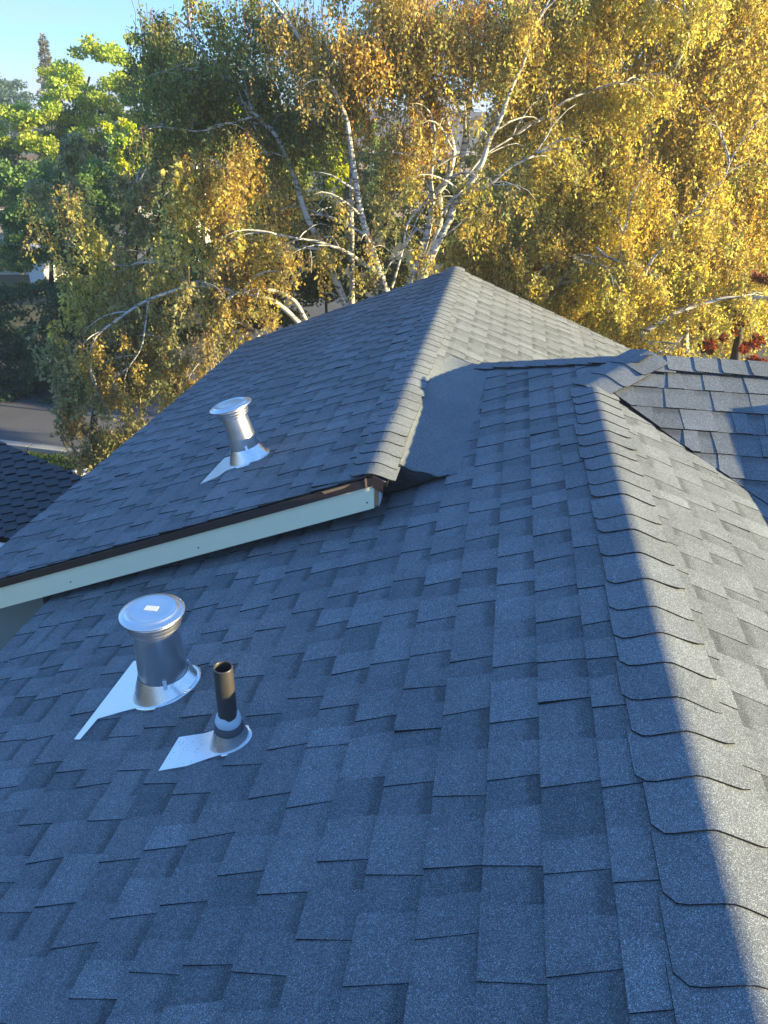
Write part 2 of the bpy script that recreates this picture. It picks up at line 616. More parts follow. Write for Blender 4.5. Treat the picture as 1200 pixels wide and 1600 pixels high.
PIECES = []    # (screen area, MB-ready data, roof key)


class Plane:
    def __init__(self, O, eu, ev):
        self.O, self.eu, self.ev = Vector(O), Vector(eu).normalized(), Vector(ev).normalized()
        self.N = self.eu.cross(self.ev)

    def at(self, u, v, h):
        return self.O + self.eu * u + self.ev * v + self.N * h

    def uv(self, p):
        d = Vector(p) - self.O
        return (d.dot(self.eu), d.dot(self.ev))


def lay_shingles(pl, clips, v_butts, expo, key, seed, hk=1.0):
    rr = random.Random(seed)
    cl2 = []
    for c in clips:
        q = [pl.uv(p) for p in c]
        if poly_area(q) < 0:
            q.reverse()
        cl2.append(q)
    allu = [p[0] for q in cl2 for p in q]
    u0, u1 = min(allu) - .1, max(allu) + .1
    for vb in v_butts:
        vjit = rr.uniform(-.002, .002)
        u = u0 - rr.uniform(0, .3)
        tooth = rr.random() < .5
        strip_end = u + rr.uniform(.3, 1.0)
        tone0 = rr.uniform(.93, 1.07)
        sl = 0.0
        while u < u1:
            if tooth:
                w = rr.choice((.085, .10, .12, .14, .165)) + rr.uniform(-.012, .012)
            else:
                w = rr.choice((.075, .09, .105, .125, .15)) + rr.uniform(-.012, .012)
            lift = rr.uniform(0, .0015)
            if rr.random() < .035:
                lift += rr.uniform(.002, .006)
            hb = ((.0108 if tooth else .0064) + lift) * hk
            ht = (.0034 if tooth else .0016) * hk
            nxt = rr.uniform(-.008, .008)
            gap = 0.0
            if u + w > strip_end:
                gap = rr.uniform(.0015, .0035)
                strip_end = u + w + 1.0
                tone0 = rr.uniform(.92, 1.08)
            a0, a1 = (u - abs(sl), u + w + abs(nxt)) if not tooth else (u, u + w)
            if tooth:
                quad = [(u + sl, vb + vjit), (u + w - nxt - gap, vb + vjit), (u + w + nxt - gap, vb + expo + .014), (u - sl, vb + expo + .014)]
            else:
                quad = [(u - .012, vb + vjit), (u + w + .012 - gap * 4, vb + vjit), (u + w + .012 - gap * 4, vb + expo + .014), (u - .012, vb + expo + .014)]
            sl = nxt
            tone = tone0 * (rr.uniform(.95, 1.13) if tooth else rr.uniform(.76, 1.0))
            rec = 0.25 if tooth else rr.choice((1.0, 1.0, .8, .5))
            for q in cl2:
                p = clip_poly(quad, q)
                if len(p) < 3 or poly_area(p) < 1.2e-3:
                    continue
                # drop near-duplicate points
                pp = [p[i] for i in range(len(p)) if (p[i][0] - p[i - 1][0]) ** 2 + (p[i][1] - p[i - 1][1]) ** 2 > 1e-8]
                if len(pp) < 3:
                    continue
                def hh(v): return hb + (ht - hb) * min(1.0, max(0.0, (v - vb) / expo))
                top = [pl.at(x, y, hh(y)) for x, y in pp]
                bot = [pl.at(x, y, -.002) for x, y in pp]
                uvs = [(x, (y - vb) / expo) for x, y in pp]
                pr = [proj(t) for t in top]
                area = 0.0
                if all(pr):
                    if any(-20 < t[0] < 1220 and -20 < t[1] < 1620 for t in pr):
                        area = abs(poly_area([(min(1230, max(-30, t[0])), min(1630, max(-30, t[1]))) for t in pr]))
                        c = sum((t for t in top), Vector()) / len(top)
                        if pl.N.dot(CAM - c) < 0:
                            area = 0
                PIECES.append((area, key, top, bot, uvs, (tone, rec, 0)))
            u += w
            tooth = not tooth


def piece_into(mb, pc):
    _, _, top, bot, uvs, tint = pc
    n = len(top)
    F = [tuple(range(n))] + [(i, n + i, n + (i + 1) % n, (i + 1) % n) for i in range(n)]
    mb.add(list(top) + list(bot), F, [0] + [1] * n, tint, uvs + uvs)


nL = math.sqrt(1 + S * S)
nU = math.sqrt(1 + S2 * S2)
nM = math.sqrt(1 + SM * SM)
PL_L = Plane((0, 0, 0), (0, -1, 0), (1, 0, S))
PL_R = Plane((0, 0, 0), (0, 1, 0), (-1, 0, S))
PL_M = Plane((PX, PY, H), (1, 0, 0), (0, 1, SM))
PL_UL = Plane((XU, 0, ZU), (0, -1, 0), (1, 0, S2))
PL_UR = Plane((XU, 0, ZU), (0, 1, 0), (-1, 0, S2))


def pL(x, y): return (x, y, zL(x))
def pR(x, y): return (x, y, zR(x))
def pM(x, y): return (x, y, zM(y))
def pUL(x, y): return (x, y, zUL(x))
def pUR(x, y): return (x, y, zUR(x))


lowY = -1.7
clL = [[pL(XL - .02, lowY), pL(0, lowY), pL(0, 4.4), pL(XL - .02, 4.4)],
       [pL(-1.15, 4.4), pL(0, 4.4), pL(0, YQ + (PY - YQ) + PX * FH), pL(-.6, PY + (.6 + PX) * FH), pL(-1.15, PY + (.6 + PX) * FH)],
       [pL(0, YQ), pL(PX, PY), pL(0, PY + PX * FH)]]
lay_shingles(PL_L, clL, [-.2158 - EXPO * i for i in range(-3, 23)], EXPO, 'lower', 3)
vy = lambda x: YQ - x * S / SM
lay_shingles(PL_R, [[pR(0, lowY), pR(3.1, lowY), pR(3.1, vy(3.1) + .02), pR(0, YQ + .02)]], [-.19 - EXPO * i for i in range(-1, 22)], EXPO, 'lower', 5, hk=.62)
lay_shingles(PL_M, [[pM(.06, YQ), pM(PX, PY), pM(3.2, PY), pM(3.2, vy(3.2) + .012), pM(.5, vy(.5) + .008)]], [-.094 - .158 * i for i in range(0, 20)], .158, 'lower', 8)
lay_shingles(PL_UL, [[pUL(XE - .03, Y1 - .012), pUL(XU, Y1 - .012), pUL(XU, Y2), pUL(XE - .03, Y2)]], [-.165 - EXPO * i for i in range(-1, 18)], EXPO, 'upper', 12)
lay_shingles(PL_UR, [[pUR(XU, Y1 - .012), pUR(-1.0, Y1 - .012), pUR(-1.0, 3.36), pUR(XU, 3.36)],
                     [pUR(XU, 3.36), pUR(-.985, 3.36), pUR(-.985, 4.9), pUR(XU, 4.9)],
                     [pUR(XU, 4.9), pUR(1.2, 4.9), pUR(1.2, Y2), pUR(XU, Y2)]], [-.165 - EXPO * i for i in range(-1, 18)], EXPO, 'upper', 14, hk=.7)

house = empty('house', (0, 3.0, GZ), label='house with charcoal shingle hip roofs and pale green fascia board in the foreground', cat='house')

# roof decks (the boards under the shingles)
dk = MB()
dk.prism([pL(XL, lowY), pL(0, lowY), pL(0, PY + PX * FH - .01), pL(-.36, PY + (PX + .36) * FH - .01), pL(XL, 4.98)], (0, 0, -.03))
dk.prism([pR(0, lowY), pR(3.3, lowY), pR(3.3, 3.6), pR(0, YQ)], (0, 0, -.028))
dk.prism([pM(0, YQ), pM(3.3, 1.3), pM(3.3, PY), pM(PX, PY)], (0, 0, -.026))
dk.prism([(PX, PY, H), (3.3, PY, H), (3.3, 8.0, zB(8.0)), (PX - 1.2, 8.0, zB(8.0)), (PX - 1.2, PY + 1.2 * FH, H - 1.2 * S)], (0, 0, -.026))
dk.prism([pL(-.01, YQ), pL(PX, PY), pL(-.01, PY + (PX + .01) * FH - .01)], (0, 0, -.024))
roof_low = dk.build('roof', DECK, house, label='lower charcoal shingle roof with ridge running away from the viewer')
du = MB()
du.prism([pUL(XE, Y1), pUL(XU, Y1), pUL(XU, Y2), pUL(XE, Y2)], (0, 0, -.03))
du.prism([pUR(XU, Y1), pUR(-.995, Y1), pUR(-.995, 3.35), pUR(-.93, 3.40), pUR(-.93, 4.9), pUR(1.2, 4.9), pUR(1.2, Y2), pUR(XU, Y2)], (0, 0, -.028))
roof_up = du.build('roof', DECK, house, label='raised gable roof of charcoal shingles behind the lower roof')

PIECES.sort(key=lambda p: -p[0])
cover = MB()
for i, pc in enumerate(PIECES):
    if i < 296 and pc[0] > 0:
        mb = MB()
        piece_into(mb, pc)
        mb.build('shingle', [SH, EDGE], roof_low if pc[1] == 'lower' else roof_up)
    else:
        piece_into(cover, pc)
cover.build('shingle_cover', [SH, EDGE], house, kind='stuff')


# ------------------------------------------------------------------ ridge and hip caps
def cap_row(O, axis, sR, sL, starts, length, half, parent, seed, base=.010, rho=.022, liftR=0.5, chamfer=.03, flat_from=999):
    """Bent cap shingles along `axis` from O. Each starts at s (raised butt) and runs `length` along axis."""
    rr = random.Random(seed)
    O, axis, sR, sL = Vector(O), Vector(axis).normalized(), Vector(sR).normalized(), Vector(sL).normalized()
    lat, down = (sR - sL) / 2, (sR + sL) / 2
    upn = -down.normalized() if down.length > 1e-6 else Vector((0, 0, 1))
    for ci, s in enumerate(starts):
        mb = MB()
        nq, na = 12, 3
        hwL, hwR = half * rr.uniform(.93, 1.07), half * rr.uniform(.92, 1.08)
        lr = rr.uniform(-.001, .002) + (rr.uniform(.003, .008) if rr.random() < liftR * .35 else 0)
        ll = rr.uniform(0, .003)
        kl = .0065
        if ci >= flat_from:
            lr, ll, kl = 0.0, 0.0, .0042
        skew = rr.uniform(-.011, .011) if ci < flat_from else rr.uniform(-.005, .005)
        tone = rr.uniform(.9, 1.1)
        top, uvs = [], []
        for j in range(na):
            t = j / (na - 1)
            for i in range(nq + 1):
                q = -hwL + (hwL + hwR) * i / nq
                qq = q / (hwR if q > 0 else hwL)
                e = 0.0
                if abs(qq) > .8 and j == 0:
                    e = chamfer * (abs(qq) - .8) / .2 * (1.0 if qq < 0 else .35)
                a = s + t * length + e + skew * qq * (1 - t)
                lift = (lr * max(0, (qq - .25) / .75) ** 1.5 if q > 0 else ll * (-qq)) * (1 - t)
                hgt = base + kl * (1 - t) + lift
                rad_ = math.sqrt(q * q + rho * rho)
                top.append(O + axis * a + lat * q + down * rad_ + upn * hgt)
                uvs.append((q, t * .55))
        bot = [p - upn * .0042 for p in top]
        n = len(top)
        W_ = nq + 1
        Ft, F = [], []
        for j in range(na - 1):
            for i in range(nq):
                a = j * W_ + i
                Ft.append((a, a + 1, a + W_ + 1, a + W_))
                F.append((n + a + W_, n + a + W_ + 1, n + a + 1, n + a))
        for i in range(nq):
            F.append((i + 1, i, n + i, n + i + 1))
            k = (na - 1) * W_ + i
            F.append((k, k + 1, n + k + 1, n + k))
        for j in range(na - 1):
            a = j * W_
            F.append((a, a + W_, n + a + W_, n + a))
            k = j * W_ + nq
            F.append((k + W_, k, n + k, n + k + W_))
        mb.add(top, Ft, 0, (tone, 0.0, 0), uvs, smooth=True)
        mb.add(top + bot, F, 1, (tone, 0.0, 0), uvs + uvs)
        me = mb.mesh('ridge_cap', [SH, EDGE])
        place('ridge_cap', me, parent)


capY = [-.4, -.26, -.12, .02, .17, .31, .45, .59, .73, .865, 1.019, 1.19, 1.339, 1.481, 1.604, 1.745, 1.881, 2.014, 2.173, 2.338, 2.503, 2.619, 2.792, 2.918, 3.06, 3.20, 3.33, 3.47, 3.61, 3.75, 3.89, 4.02]
cap_row((0, 0, .012), (0, 1, 0), (1, 0, -S), (-1, 0, -S), capY, .185, .135, roof_low, 21, base=.007, liftR=.8, rho=.013)
# short hip between near ridge and the cross ridge
hipd = Vector((PX, PY - YQ, H)).normalized()
NLn, NMn = PL_L.N, PL_M.N
def side(axis, nrm, sgn):
    v = axis.cross(nrm).normalized()
    return v * sgn
sa = side(hipd, NMn, 1)
if sa.z > 0: sa = -sa
sb = side(hipd, NLn, 1)
if sb.z > 0: sb = -sb
cap_row((0, YQ, .014), hipd, sa, sb, [-.06, .09, .24], .20, .14, roof_low, 22, base=.014, liftR=1.5)
# far hip, descending to the valley; laid from the low end up
fl = Vector((-1, FH, -S))
Pv = Vector((PX, PY, H))
far_low = Pv + fl * .92
axis2 = -fl.normalized()
NB = Vector((0, SM, 1)).normalized()
sc_ = side(axis2, NB, 1)
if sc_.z > 0: sc_ = -sc_
sd_ = side(axis2, NLn, 1)
if sd_.z > 0: sd_ = -sd_
Lh = (fl * .92).length
cap_row(far_low + Vector((0, 0, .012)), axis2, sc_, sd_, [Lh * i / 8.0 for i in range(8)], Lh / 8 + .05, .115, roof_low, 23, liftR=.2)
# cross ridge to the right
cap_row((PX, PY, H + .012), (1, 0, 0), (0, -1, -SM), (0, 1, -SM), [-.02 + .147 * i for i in range(20)], .19, .14, roof_low, 24, base=.012, liftR=1.2, chamfer=.022)
# raised roof ridge
cap_row((XU, 0, ZU + .012), (0, 1, 0), (1, 0, -S2), (-1, 0, -S2), [Y1 - .012 + .133 * i for i in range(40)], .18, .115, roof_up, 25, base=.008, liftR=.5, rho=.035, flat_from=5)

# ------------------------------------------------------------------ valley sheet
vs = MB()
ny, nx = 44, 12
for j in range(ny + 1):
    y = 3.37 + (5.95 - 3.37) * j / ny
    xe = -.70 + (y - 3.37) * .066 + .004 * math.sin(y * 9)
    xs = -1.02 + .004 * math.sin(y * 13) + .004 * math.sin(y * 31)
    A = Vector((xs, y, zUR(xs) + .0125))
    B = Vector((xe + .02, y, zL(xe + .02) + .0035))
    Cc = Vector((-.80, y, zL(-.80) + .022 + .006 * math.sin(y * 4)))
    for i in range(nx + 1):
        t = i / nx
        yend = PY + (PX - (xs + (xe - xs) * t)) * FH - .03
        p = A * (1 - t) ** 2 + Cc * 2 * t * (1 - t) + B * t * t
        yy = 0.0
        if j == 0:
            yy = -.03 + .10 * t + .012 * math.sin(t * 17)
        p.z -= .013 * min(1.0, max(0.0, (y - 4.95) / .5))
        vs.v.append((p.x, min(p.y + yy, yend), p.z))
        vs.t.append((1.08, 0, 0))
        vs.uv.append((y, .3))
for j in range(ny):
    for i in range(nx):
        a = j * (nx + 1) + i
        vs.f.append((a, a + 1, a + nx + 2, a + nx + 1))
        vs.m.append(0)
        vs.sm.append(True)
vo = vs.build('valley_sheet', ROLLED, roof_low, label='smooth rolled sheet bridging the valley between both roofs')
mod = vo.modifiers.new('thickness', 'SOLIDIFY')
mod.thickness = .005
mod.offset = -1
# dark felt closing the open end of the valley, from the edge of the sheet down to the lower slope
ft = MB()
nu, nv = 14, 6
edge = [Vector(vs.v[round(i * nx / nu)]) if False else Vector(vs.v[min(nx, int(i * nx / nu))]).lerp(Vector(vs.v[min(nx, int(i * nx / nu) + 1)]), i * nx / nu - int(i * nx / nu)) for i in range(nu + 1)]
for j in range(nv + 1):
    for i in range(nu + 1):
        a, b2 = i / nu, j / nv
        tp = edge[i] + Vector((0, .006, -.006))
        bx = -1.085 + .40 * a
        bt = Vector((bx, 3.385 + .06 * a + .012 * math.sin(a * 11), zL(bx) + .011))
        p = bt.lerp(tp, b2)
        p += Vector((.008 * math.sin(a * 10 + b2 * 5), -.016 * math.sin(b2 * math.pi) * (1 - a) + .007 * math.sin(a * 14 + b2 * 9) * (1 - a), 0))
        ft.v.append(tuple(p)); ft.t.append((1, 0, 0)); ft.uv.append((0, 0))
for j in range(nv):
    for i in range(nu):
        k = j * (nu + 1) + i
        ft.f.append((k, k + 1, k + nu + 2, k + nu + 1)); ft.m.append(0); ft.sm.append(True)
fo = ft.build('felt_flap', FELT, roof_low, label='dark crumpled felt closing the open end of the valley')
fo.modifiers.new('thickness', 'SOLIDIFY').thickness = .004
# board closing the void under the raised roof at the valley end
vb_ = MB()
vb_.prism([(-1.04, 3.56, zUR(-1.02) - .03), (-1.02, 3.56, zL(-1.02)), (-.80, 3.58, zL(-.80)), (-.80, 3.58, zUR(-.80) - .005)], (0, .02, 0))
vb_.build('closing_board', FELT, roof_up)

# ------------------------------------------------------------------ rake: drip edge, fascia
dr = MB()
xa, xb = XE - .03, XU + .012
yf = Y1 - .004
def rake(x, dz): return (x, zUL(min(x, XU)) + dz)
# folded brown metal: vertical face with a small kick, and a top leg under the shingles
nseg = 14
for k in range(nseg):
    x0, x1 = xa + (xb - xa) * k / nseg, xa + (xb - xa) * (k + 1) / nseg
    if k % 5 == 4:
        x1 += .012
    o_ = .0015 * (k // 5)
    z0, z1 = zUL(x0), zUL(x1)
    dr.prism([(x0, yf - .022 - o_, z0 - .002), (x0, yf - .026 - o_, z0 - .045), (x1, yf - .026 - o_, z1 - .045), (x1, yf - .022 - o_, z1 - .002)], (0, .004, 0))
# short return round the ridge
dr.prism([(XU + .012, yf - .024, ZU + .010), (XU + .012, yf - .026, ZU - .05), (XU + .060, yf - .026, ZU - .075), (XU + .060, yf - .024, ZU - .012)], (0, .004, 0))
dr.build('drip_edge', BROWN, roof_up, label='dark brown metal drip edge along the rake')
tab = MB()
tab.prism([(-1.096, yf - .0275, zUL(-1.096) + .002), (-1.091, yf - .0295, zUL(-1.09) - .045), (-1.083, yf - .0295, zUL(-1.083) - .043), (-1.088, yf - .0275, zUL(-1.088) + .004)], (0, .0015, 0))
tab.build('drip_edge_joint', RAWWOOD, roof_up)
spl = MB()
spl.prism([(-1.30, yf - .0275, zUL(-1.30) - .003), (-1.285, yf - .028, zUL(-1.285) - .018), (-1.19, yf - .028, zUL(-1.19) - .016), (-1.16, yf - .0275, zUL(-1.16) - .004)], (0, .0015, 0))
spl.build('bare_wood_splinter', RAWWOOD, roof_up)
fa = MB()
fx0, fx1 = -3.75, -1.052
def fz(x): return zUL(x)
fa.prism([(fx0, yf - .014, fz(fx0) - .043), (fx0, yf - .014, fz(fx0) - .182), (fx1, yf - .014, fz(fx1) - .182 + .012), (fx1, yf - .014, fz(fx1) - .043)], (0, .032, 0))
fa.build('fascia', GREENPAINT, roof_up, label='long pale green fascia board with nail heads')
for x in (-3.30, -2.70, -1.95, -1.085):
    nl = MB()
    nl.lathe([(0, .0015), (.004, .0012), (.005, 0)], Matrix.Translation((x, yf - .0142, fz(x) - .13)) @ Matrix.Rotation(rad(90), 4, 'X'), 8)
    nl.build('nail_head', ROOFGREY, roof_up)
eg = MB()
eg.prism([(fx1 + .001, yf - .013, fz(fx1) - .052), (fx1 + .001, yf - .013, fz(fx1) - .168), (fx1 + .022, yf - .013, fz(fx1) - .150), (fx1 + .022, yf - .013, fz(fx1) - .050)], (0, .03, 0))
eg.build('board_end', RAWWOOD, roof_up, label='bare wood end of the fascia board')
wm = MB()
wm.prism([(fx1 + .023, yf - .018, ZU - .045), (fx1 + .023, yf - .018, ZU - .155), (fx1 + .032, yf - .018, ZU - .125), (fx1 + .034, yf - .018, ZU - .03)], (0, .05, 0))
wm.build('metal_corner', WHITEMETAL, roof_up, label='bright metal corner at the ridge end of the rake')
# soffit boards under the rake overhang
so = MB()
so.prism([pUL(fx0 + .3, Y1 + .03), pUL(XU, Y1 + .03), pUL(XU, Y1 + .34), pUL(fx0 + .3, Y1 + .34)], (0, 0, -.012))
for v in range(len(so.v)):
    so.v[v] = (so.v[v][0], so.v[v][1], so.v[v][2] - .06)
so.build('soffit', GREENPAINT, roof_up)

# ------------------------------------------------------------------ walls
w = MB()
w.prism([(-3.95, 3.45, zUL(-3.95) - .07), (-3.95, 3.45, GZ), (-3.14, 3.45, GZ), (-3.14, 3.45, zUL(-3.14) - .07)], (0, .14, 0))
w.build('wall', WALL, house, label='grey green stucco wall under the left end of the fascia')
w = MB()
w.box((-2.45, 3.4, (GZ - 1.05) / 2), (.14, 10.0, -1.05 - GZ))
w.box((-3.1, 6.6, (GZ - 1.1) / 2), (.14, 3.6, -1.1 - GZ))
w.box((-1.0, 8.1, (GZ - 1.3) / 2), (4.1, .14, -1.35 - GZ))
w.box((2.9, 2.2, (GZ - 1.25) / 2), (.14, 7.6, -1.3 - GZ))
w.build('wall', WALL, house)
bk = MB()
bk.box((-3.11, 3.48, -1.42), (.025, .05, .12))
bk.box((-3.135, 3.48, -1.38), (.05, .012, .02))
bk.build('bracket', BLACKMETAL, house)

# raised roof part to the right, beyond the frame, that throws the shadow on the cross roof
rx = 1.72
rz_ = .285
rr_ = MB()
rr_.prism([(rx, 1.3, zM(1.3) + rz_), (4.6, 1.3, zM(1.3) + rz_), (4.6, 3.98, zM(3.98) + rz_), (rx, 3.98, zM(3.98) + rz_)], (0, 0, -.17), 0, 1)
rr_.prism([(rx, 3.98, zM(3.98) + rz_), (4.6, 3.98, zM(3.98) + rz_), (4.6, 6.8, zM(3.98) + rz_ - 1.2), (rx, 6.8, zM(3.98) + rz_ - 1.2)], (0, 0, -.17), 0, 1)
rr_.box((3.2, 2.9, -.35), (2.6, 1.5, .7), 1)
rr_.build('roof', [SH, GREENPAINT], house, label='raised shingle roof at the right')

# ------------------------------------------------------------------ roof vents
def flat_on(pl, pts, h0, h1, mats, name, parent, **kw):
    """Thin plate over pts given as (x, y) on the plane, between heights h0 and h1."""
    q = []
    for x, y in pts:
        z = pl.O.z + (-(pl.N.x * (x - pl.O.x) + pl.N.y * (y - pl.O.y)) / pl.N.z)
        q.append(Vector((x, y, z)))
    ring = [pl.uv(p) for p in q]
    if poly_area(ring) < 0:
        q.reverse()
    mb = MB()
    mb.prism([p + pl.N * h1 for p in q], pl.N * (h0 - h1))
    return mb.build(name, mats, parent, **kw)


def flash_cone(pl, base, axis, r0, r1, h, mat, name, parent, sides=40, squash=1.25):
    """Sheet cone from an ellipse lying on the roof plane up to a circle round the pipe."""
    axis = Vector(axis).normalized()
    x = Vector((1, 0, 0)) - axis * axis.x
    x.normalize()
    y = axis.cross(x)
    mb = MB()
    P, F = [], []
    lev = 5
    for j in range(lev + 1):
        t = j / lev
        for k in range(sides):
            a = 2 * math.pi * k / sides
            e1 = Vector((1, 0, 0)) - pl.N * pl.N.x
            e1.normalize()
            e2 = pl.N.cross(e1)
            pb = base + e1 * (r0 * squash * math.cos(a)) + e2 * (r0 * math.sin(a)) + pl.N * .011
            pt = base + axis * h + x * (r1 * math.cos(a)) + y * (r1 * math.sin(a))
            t2 = t ** .85
            P.append(pb.lerp(pt, t2))
    # flange rim first
    for j in range(lev):
        for k in range(sides):
            a, b2 = j * sides + k, j * sides + (k + 1) % sides
            F.append((a, b2, b2 + sides, a + sides))
    mb.add(P, F, 0, smooth=True)
    # small flat rim where the cone meets the sheet
    Q = []
    for k in range(sides):
        a = 2 * math.pi * k / sides
        e1 = Vector((1, 0, 0)) - pl.N * pl.N.x
        e1.normalize()
        e2 = pl.N.cross(e1)
        for rr2, hh2 in ((1.0, .0115), (1.10, .0125), (1.11, .004)):
            Q.append(base + e1 * (r0 * squash * rr2 * math.cos(a)) + e2 * (r0 * rr2 * math.sin(a)) + pl.N * hh2)
    G = []
    for k in range(sides):
        k2 = (k + 1) % sides
        for j in range(2):
            G.append((k * 3 + j, k * 3 + j + 1, k2 * 3 + j + 1, k2 * 3 + j))
    mb.add(Q, G, 0, smooth=True)
    return mb.build(name, CONEM, parent)


def axis_matrix(base, axis):
    axis = Vector(axis).normalized()
    x = (Vector((1, 0, 0)) - axis * axis.x).normalized()
    y = axis.cross(x)
    return Matrix.Translation(base) @ Matrix((x, y, axis)).transposed().to_4x4()


def round_vent(base, axis, pl, height, rp, rc, plate, label, sticker, group):
    base = Vector(base)
    t = empty('roof_vent', base, label=label, cat='roof vent', group=group)
    M = axis_matrix(base, axis)
    ax = Vector(axis).normalized()
    mb = MB()
    mb.lathe([(rp * 1.04, -.05), (rp * 1.04, .10), (rp * 1.03, .12), (rp * .93, height - .075), (rp * .93, height - .05)], M)
    mb.build('pipe', GALV, t)
    # collar rings under the cap
    mb = MB()
    z = height - .062
    prof = [(rp * .99, z - .004), (rp * 1.07, z - .002), (rp * 1.10, z + .004), (rp * 1.06, z + .009), (rp * 1.10, z + .013), (rp * 1.16, z + .019), (rp * 1.12, z + .025), (rp * 1.14, z + .029), (rp * 1.19, z + .036), (rp * 1.17, z + .045), (rp * 1.05, z + .05)]
    mb.lathe(prof, M)
    mb.build('collar', GALV, t)
    mb = MB()
    h = height
    prof = [(rp * 1.05, h - .014), (rc * .93, h - .010), (rc * .995, h - .009), (rc, h - .005), (rc * .985, h - .002), (rc * .86, h + .001), (rc * .80, h + .003), (rc * .775, h + .0085), (rc * .73, h + .011), (rc * .69, h + .009), (rc * .66, h + .0075), (rc * .5, h + .009), (rc * .45, h + .0095), (rc * .2, h + .0105), (0.0, h + .011)]
    mb.lathe(prof, M, 64)
    cap = mb.build('cap', GALV, t)
    if sticker:
        mb = MB()
        mb.prism([M @ Vector(p) for p in ((-.024, -.014, h + .0118), (.024, -.014, h + .0118), (.024, .014, h + .0118), (-.024, .014, h + .0118))], ax * -.001)
        mb.build('sticker', STICKER, cap, label='small pale square sticker on the vent cap')
    flash_cone(pl, base - pl.N * 0, axis, rp * 1.34, rp * 1.06, .086, GALV2, 'flashing_cone', t, squash=1.16)
    flat_on(pl, plate, .002, .0135, GALV2, 'flashing_plate', t, label='flat sheet metal flashing plate')
    for ang in (-62, 28, 150):
        a = rad(ang)
        rr = rp * 1.07
        p0 = M @ Vector((rr * math.cos(a), rr * math.sin(a), .098))
        mb = MB()
        tx = M.to_3x3() @ Vector((-math.sin(a), math.cos(a), 0))
        nx_ = M.to_3x3() @ Vector((math.cos(a), math.sin(a), 0))
        q = [p0 - tx * .007 + ax * .012, p0 - tx * .007 - ax * .020 + nx_ * .012, p0 + tx * .007 - ax * .020 + nx_ * .012, p0 + tx * .007 + ax * .012]
        mb.prism(q, nx_ * .003)
        mb.build('clip', GALV2, t)
    return t


def on_plane_z(pl, x, y):
    return pl.O.z - (pl.N.x * (x - pl.O.x) + pl.N.y * (y - pl.O.y)) / pl.N.z


v1 = (-1.690, 2.110, on_plane_z(PL_L, -1.690, 2.110))
plate1 = [(-1.958, 1.880), (-1.928, 1.872), (-1.912, 1.978), (-1.815, 1.994), (-1.77, 1.998), (-1.69, 2.00), (-1.63, 2.03), (-1.60, 2.11), (-1.63, 2.19), (-1.70, 2.24), (-1.78, 2.315), (-1.935, 2.33)]
round_vent(v1, (-.03, 0, 1), PL_L, .362, .088, .118, plate1, 'galvanised roof vent with square sticker on its round cap', True, None)
v2 = (-1.935, 3.925, on_plane_z(PL_UL, -1.935, 3.925))
plate2 = [(-2.155, 3.700), (-2.06, 3.735), (-2.03, 3.80), (-1.95, 3.82), (-1.86, 3.86), (-1.84, 3.93), (-1.87, 4.0), (-1.96, 4.03), (-2.00, 4.04), (-2.135, 4.06)]
round_vent(v2, (-.262, 0, .965), PL_UL, .345, .080, .125, plate2, 'sunlit galvanised roof vent leaning on the raised roof behind the fascia', False, None)

# plumbing vent
pb = Vector((-1.289, 1.735, on_plane_z(PL_L, -1.289, 1.735)))
t = empty('vent_pipe', pb, label='black plastic vent pipe in a metal flashing with grey rubber boot', cat='vent pipe')
M = Matrix.Translation(pb)
mb = MB()
mb.lathe([(.0305, 0), (.0305, .312), (.0300, .3145), (.0262, .3145), (.0255, .312), (.0255, .10)], M)
mb.build('pipe', ABS, t)
mb = MB()
mb.lathe([(.0252, .125), (0, .12)], M)
mb.build('pipe_bore', PIPEDARK, t)
flash_cone(PL_L, pb, (0, 0, 1), .061, .042, .075, GALV2, 'flashing_cone', t, squash=1.2)
mb = MB()
mb.lathe([(.047, .062), (.0485, .066), (.046, .075), (.040, .092), (.037, .098), (.031, .100)], M)
mb.build('rubber_boot', RUBBER, t)
mb = MB()
sd = 40
P, F = [], []
for j, (r_, z) in enumerate(((.0400, .088), (.0425, .098), (.0385, .112), (.0308, .124))):
    for k in range(sd):
        a = 2 * math.pi * k / sd
        wob = (.006 * math.sin(2 * a + .6) + .004 * math.sin(3 * a) + .002 * math.sin(7 * a)) * (1 if j > 1 else .3)
        P.append(pb + Vector((r_ * math.cos(a), r_ * math.sin(a), z + wob)))
for j in range(3):
    for k in range(sd):
        a, b2 = j * sd + k, j * sd + (k + 1) % sd
        F.append((a, b2, b2 + sd, a + sd))
mb.add(P, F, 0, smooth=True)
mb.build('sealant', SEALANT, t, label='ragged pale sealant ring at the foot of the pipe')
pp_ = flat_on(PL_L, [(-1.500, 1.640), (-1.40, 1.642), (-1.33, 1.662), (-1.27, 1.672), (-1.228, 1.70), (-1.215, 1.74), (-1.24, 1.79), (-1.32, 1.802), (-1.40, 1.787), (-1.492, 1.79)], .002, .0135, GALV2, 'flashing_plate', t)
mb = MB()
for _ in range(46):
    x, y = R.uniform(-1.485, -1.37), R.uniform(1.65, 1.778)
    c = Vector((x, y, zL(x))) + PL_L.N * .0145
    r_ = R.uniform(.0006, .0017)
    mb.add([c + Vector((p[0] * r_, p[1] * r_, p[2] * r_ * .6)) for p in octv], octf)
mb.build('crumbs', DEBRIS, pp_, kind='stuff')

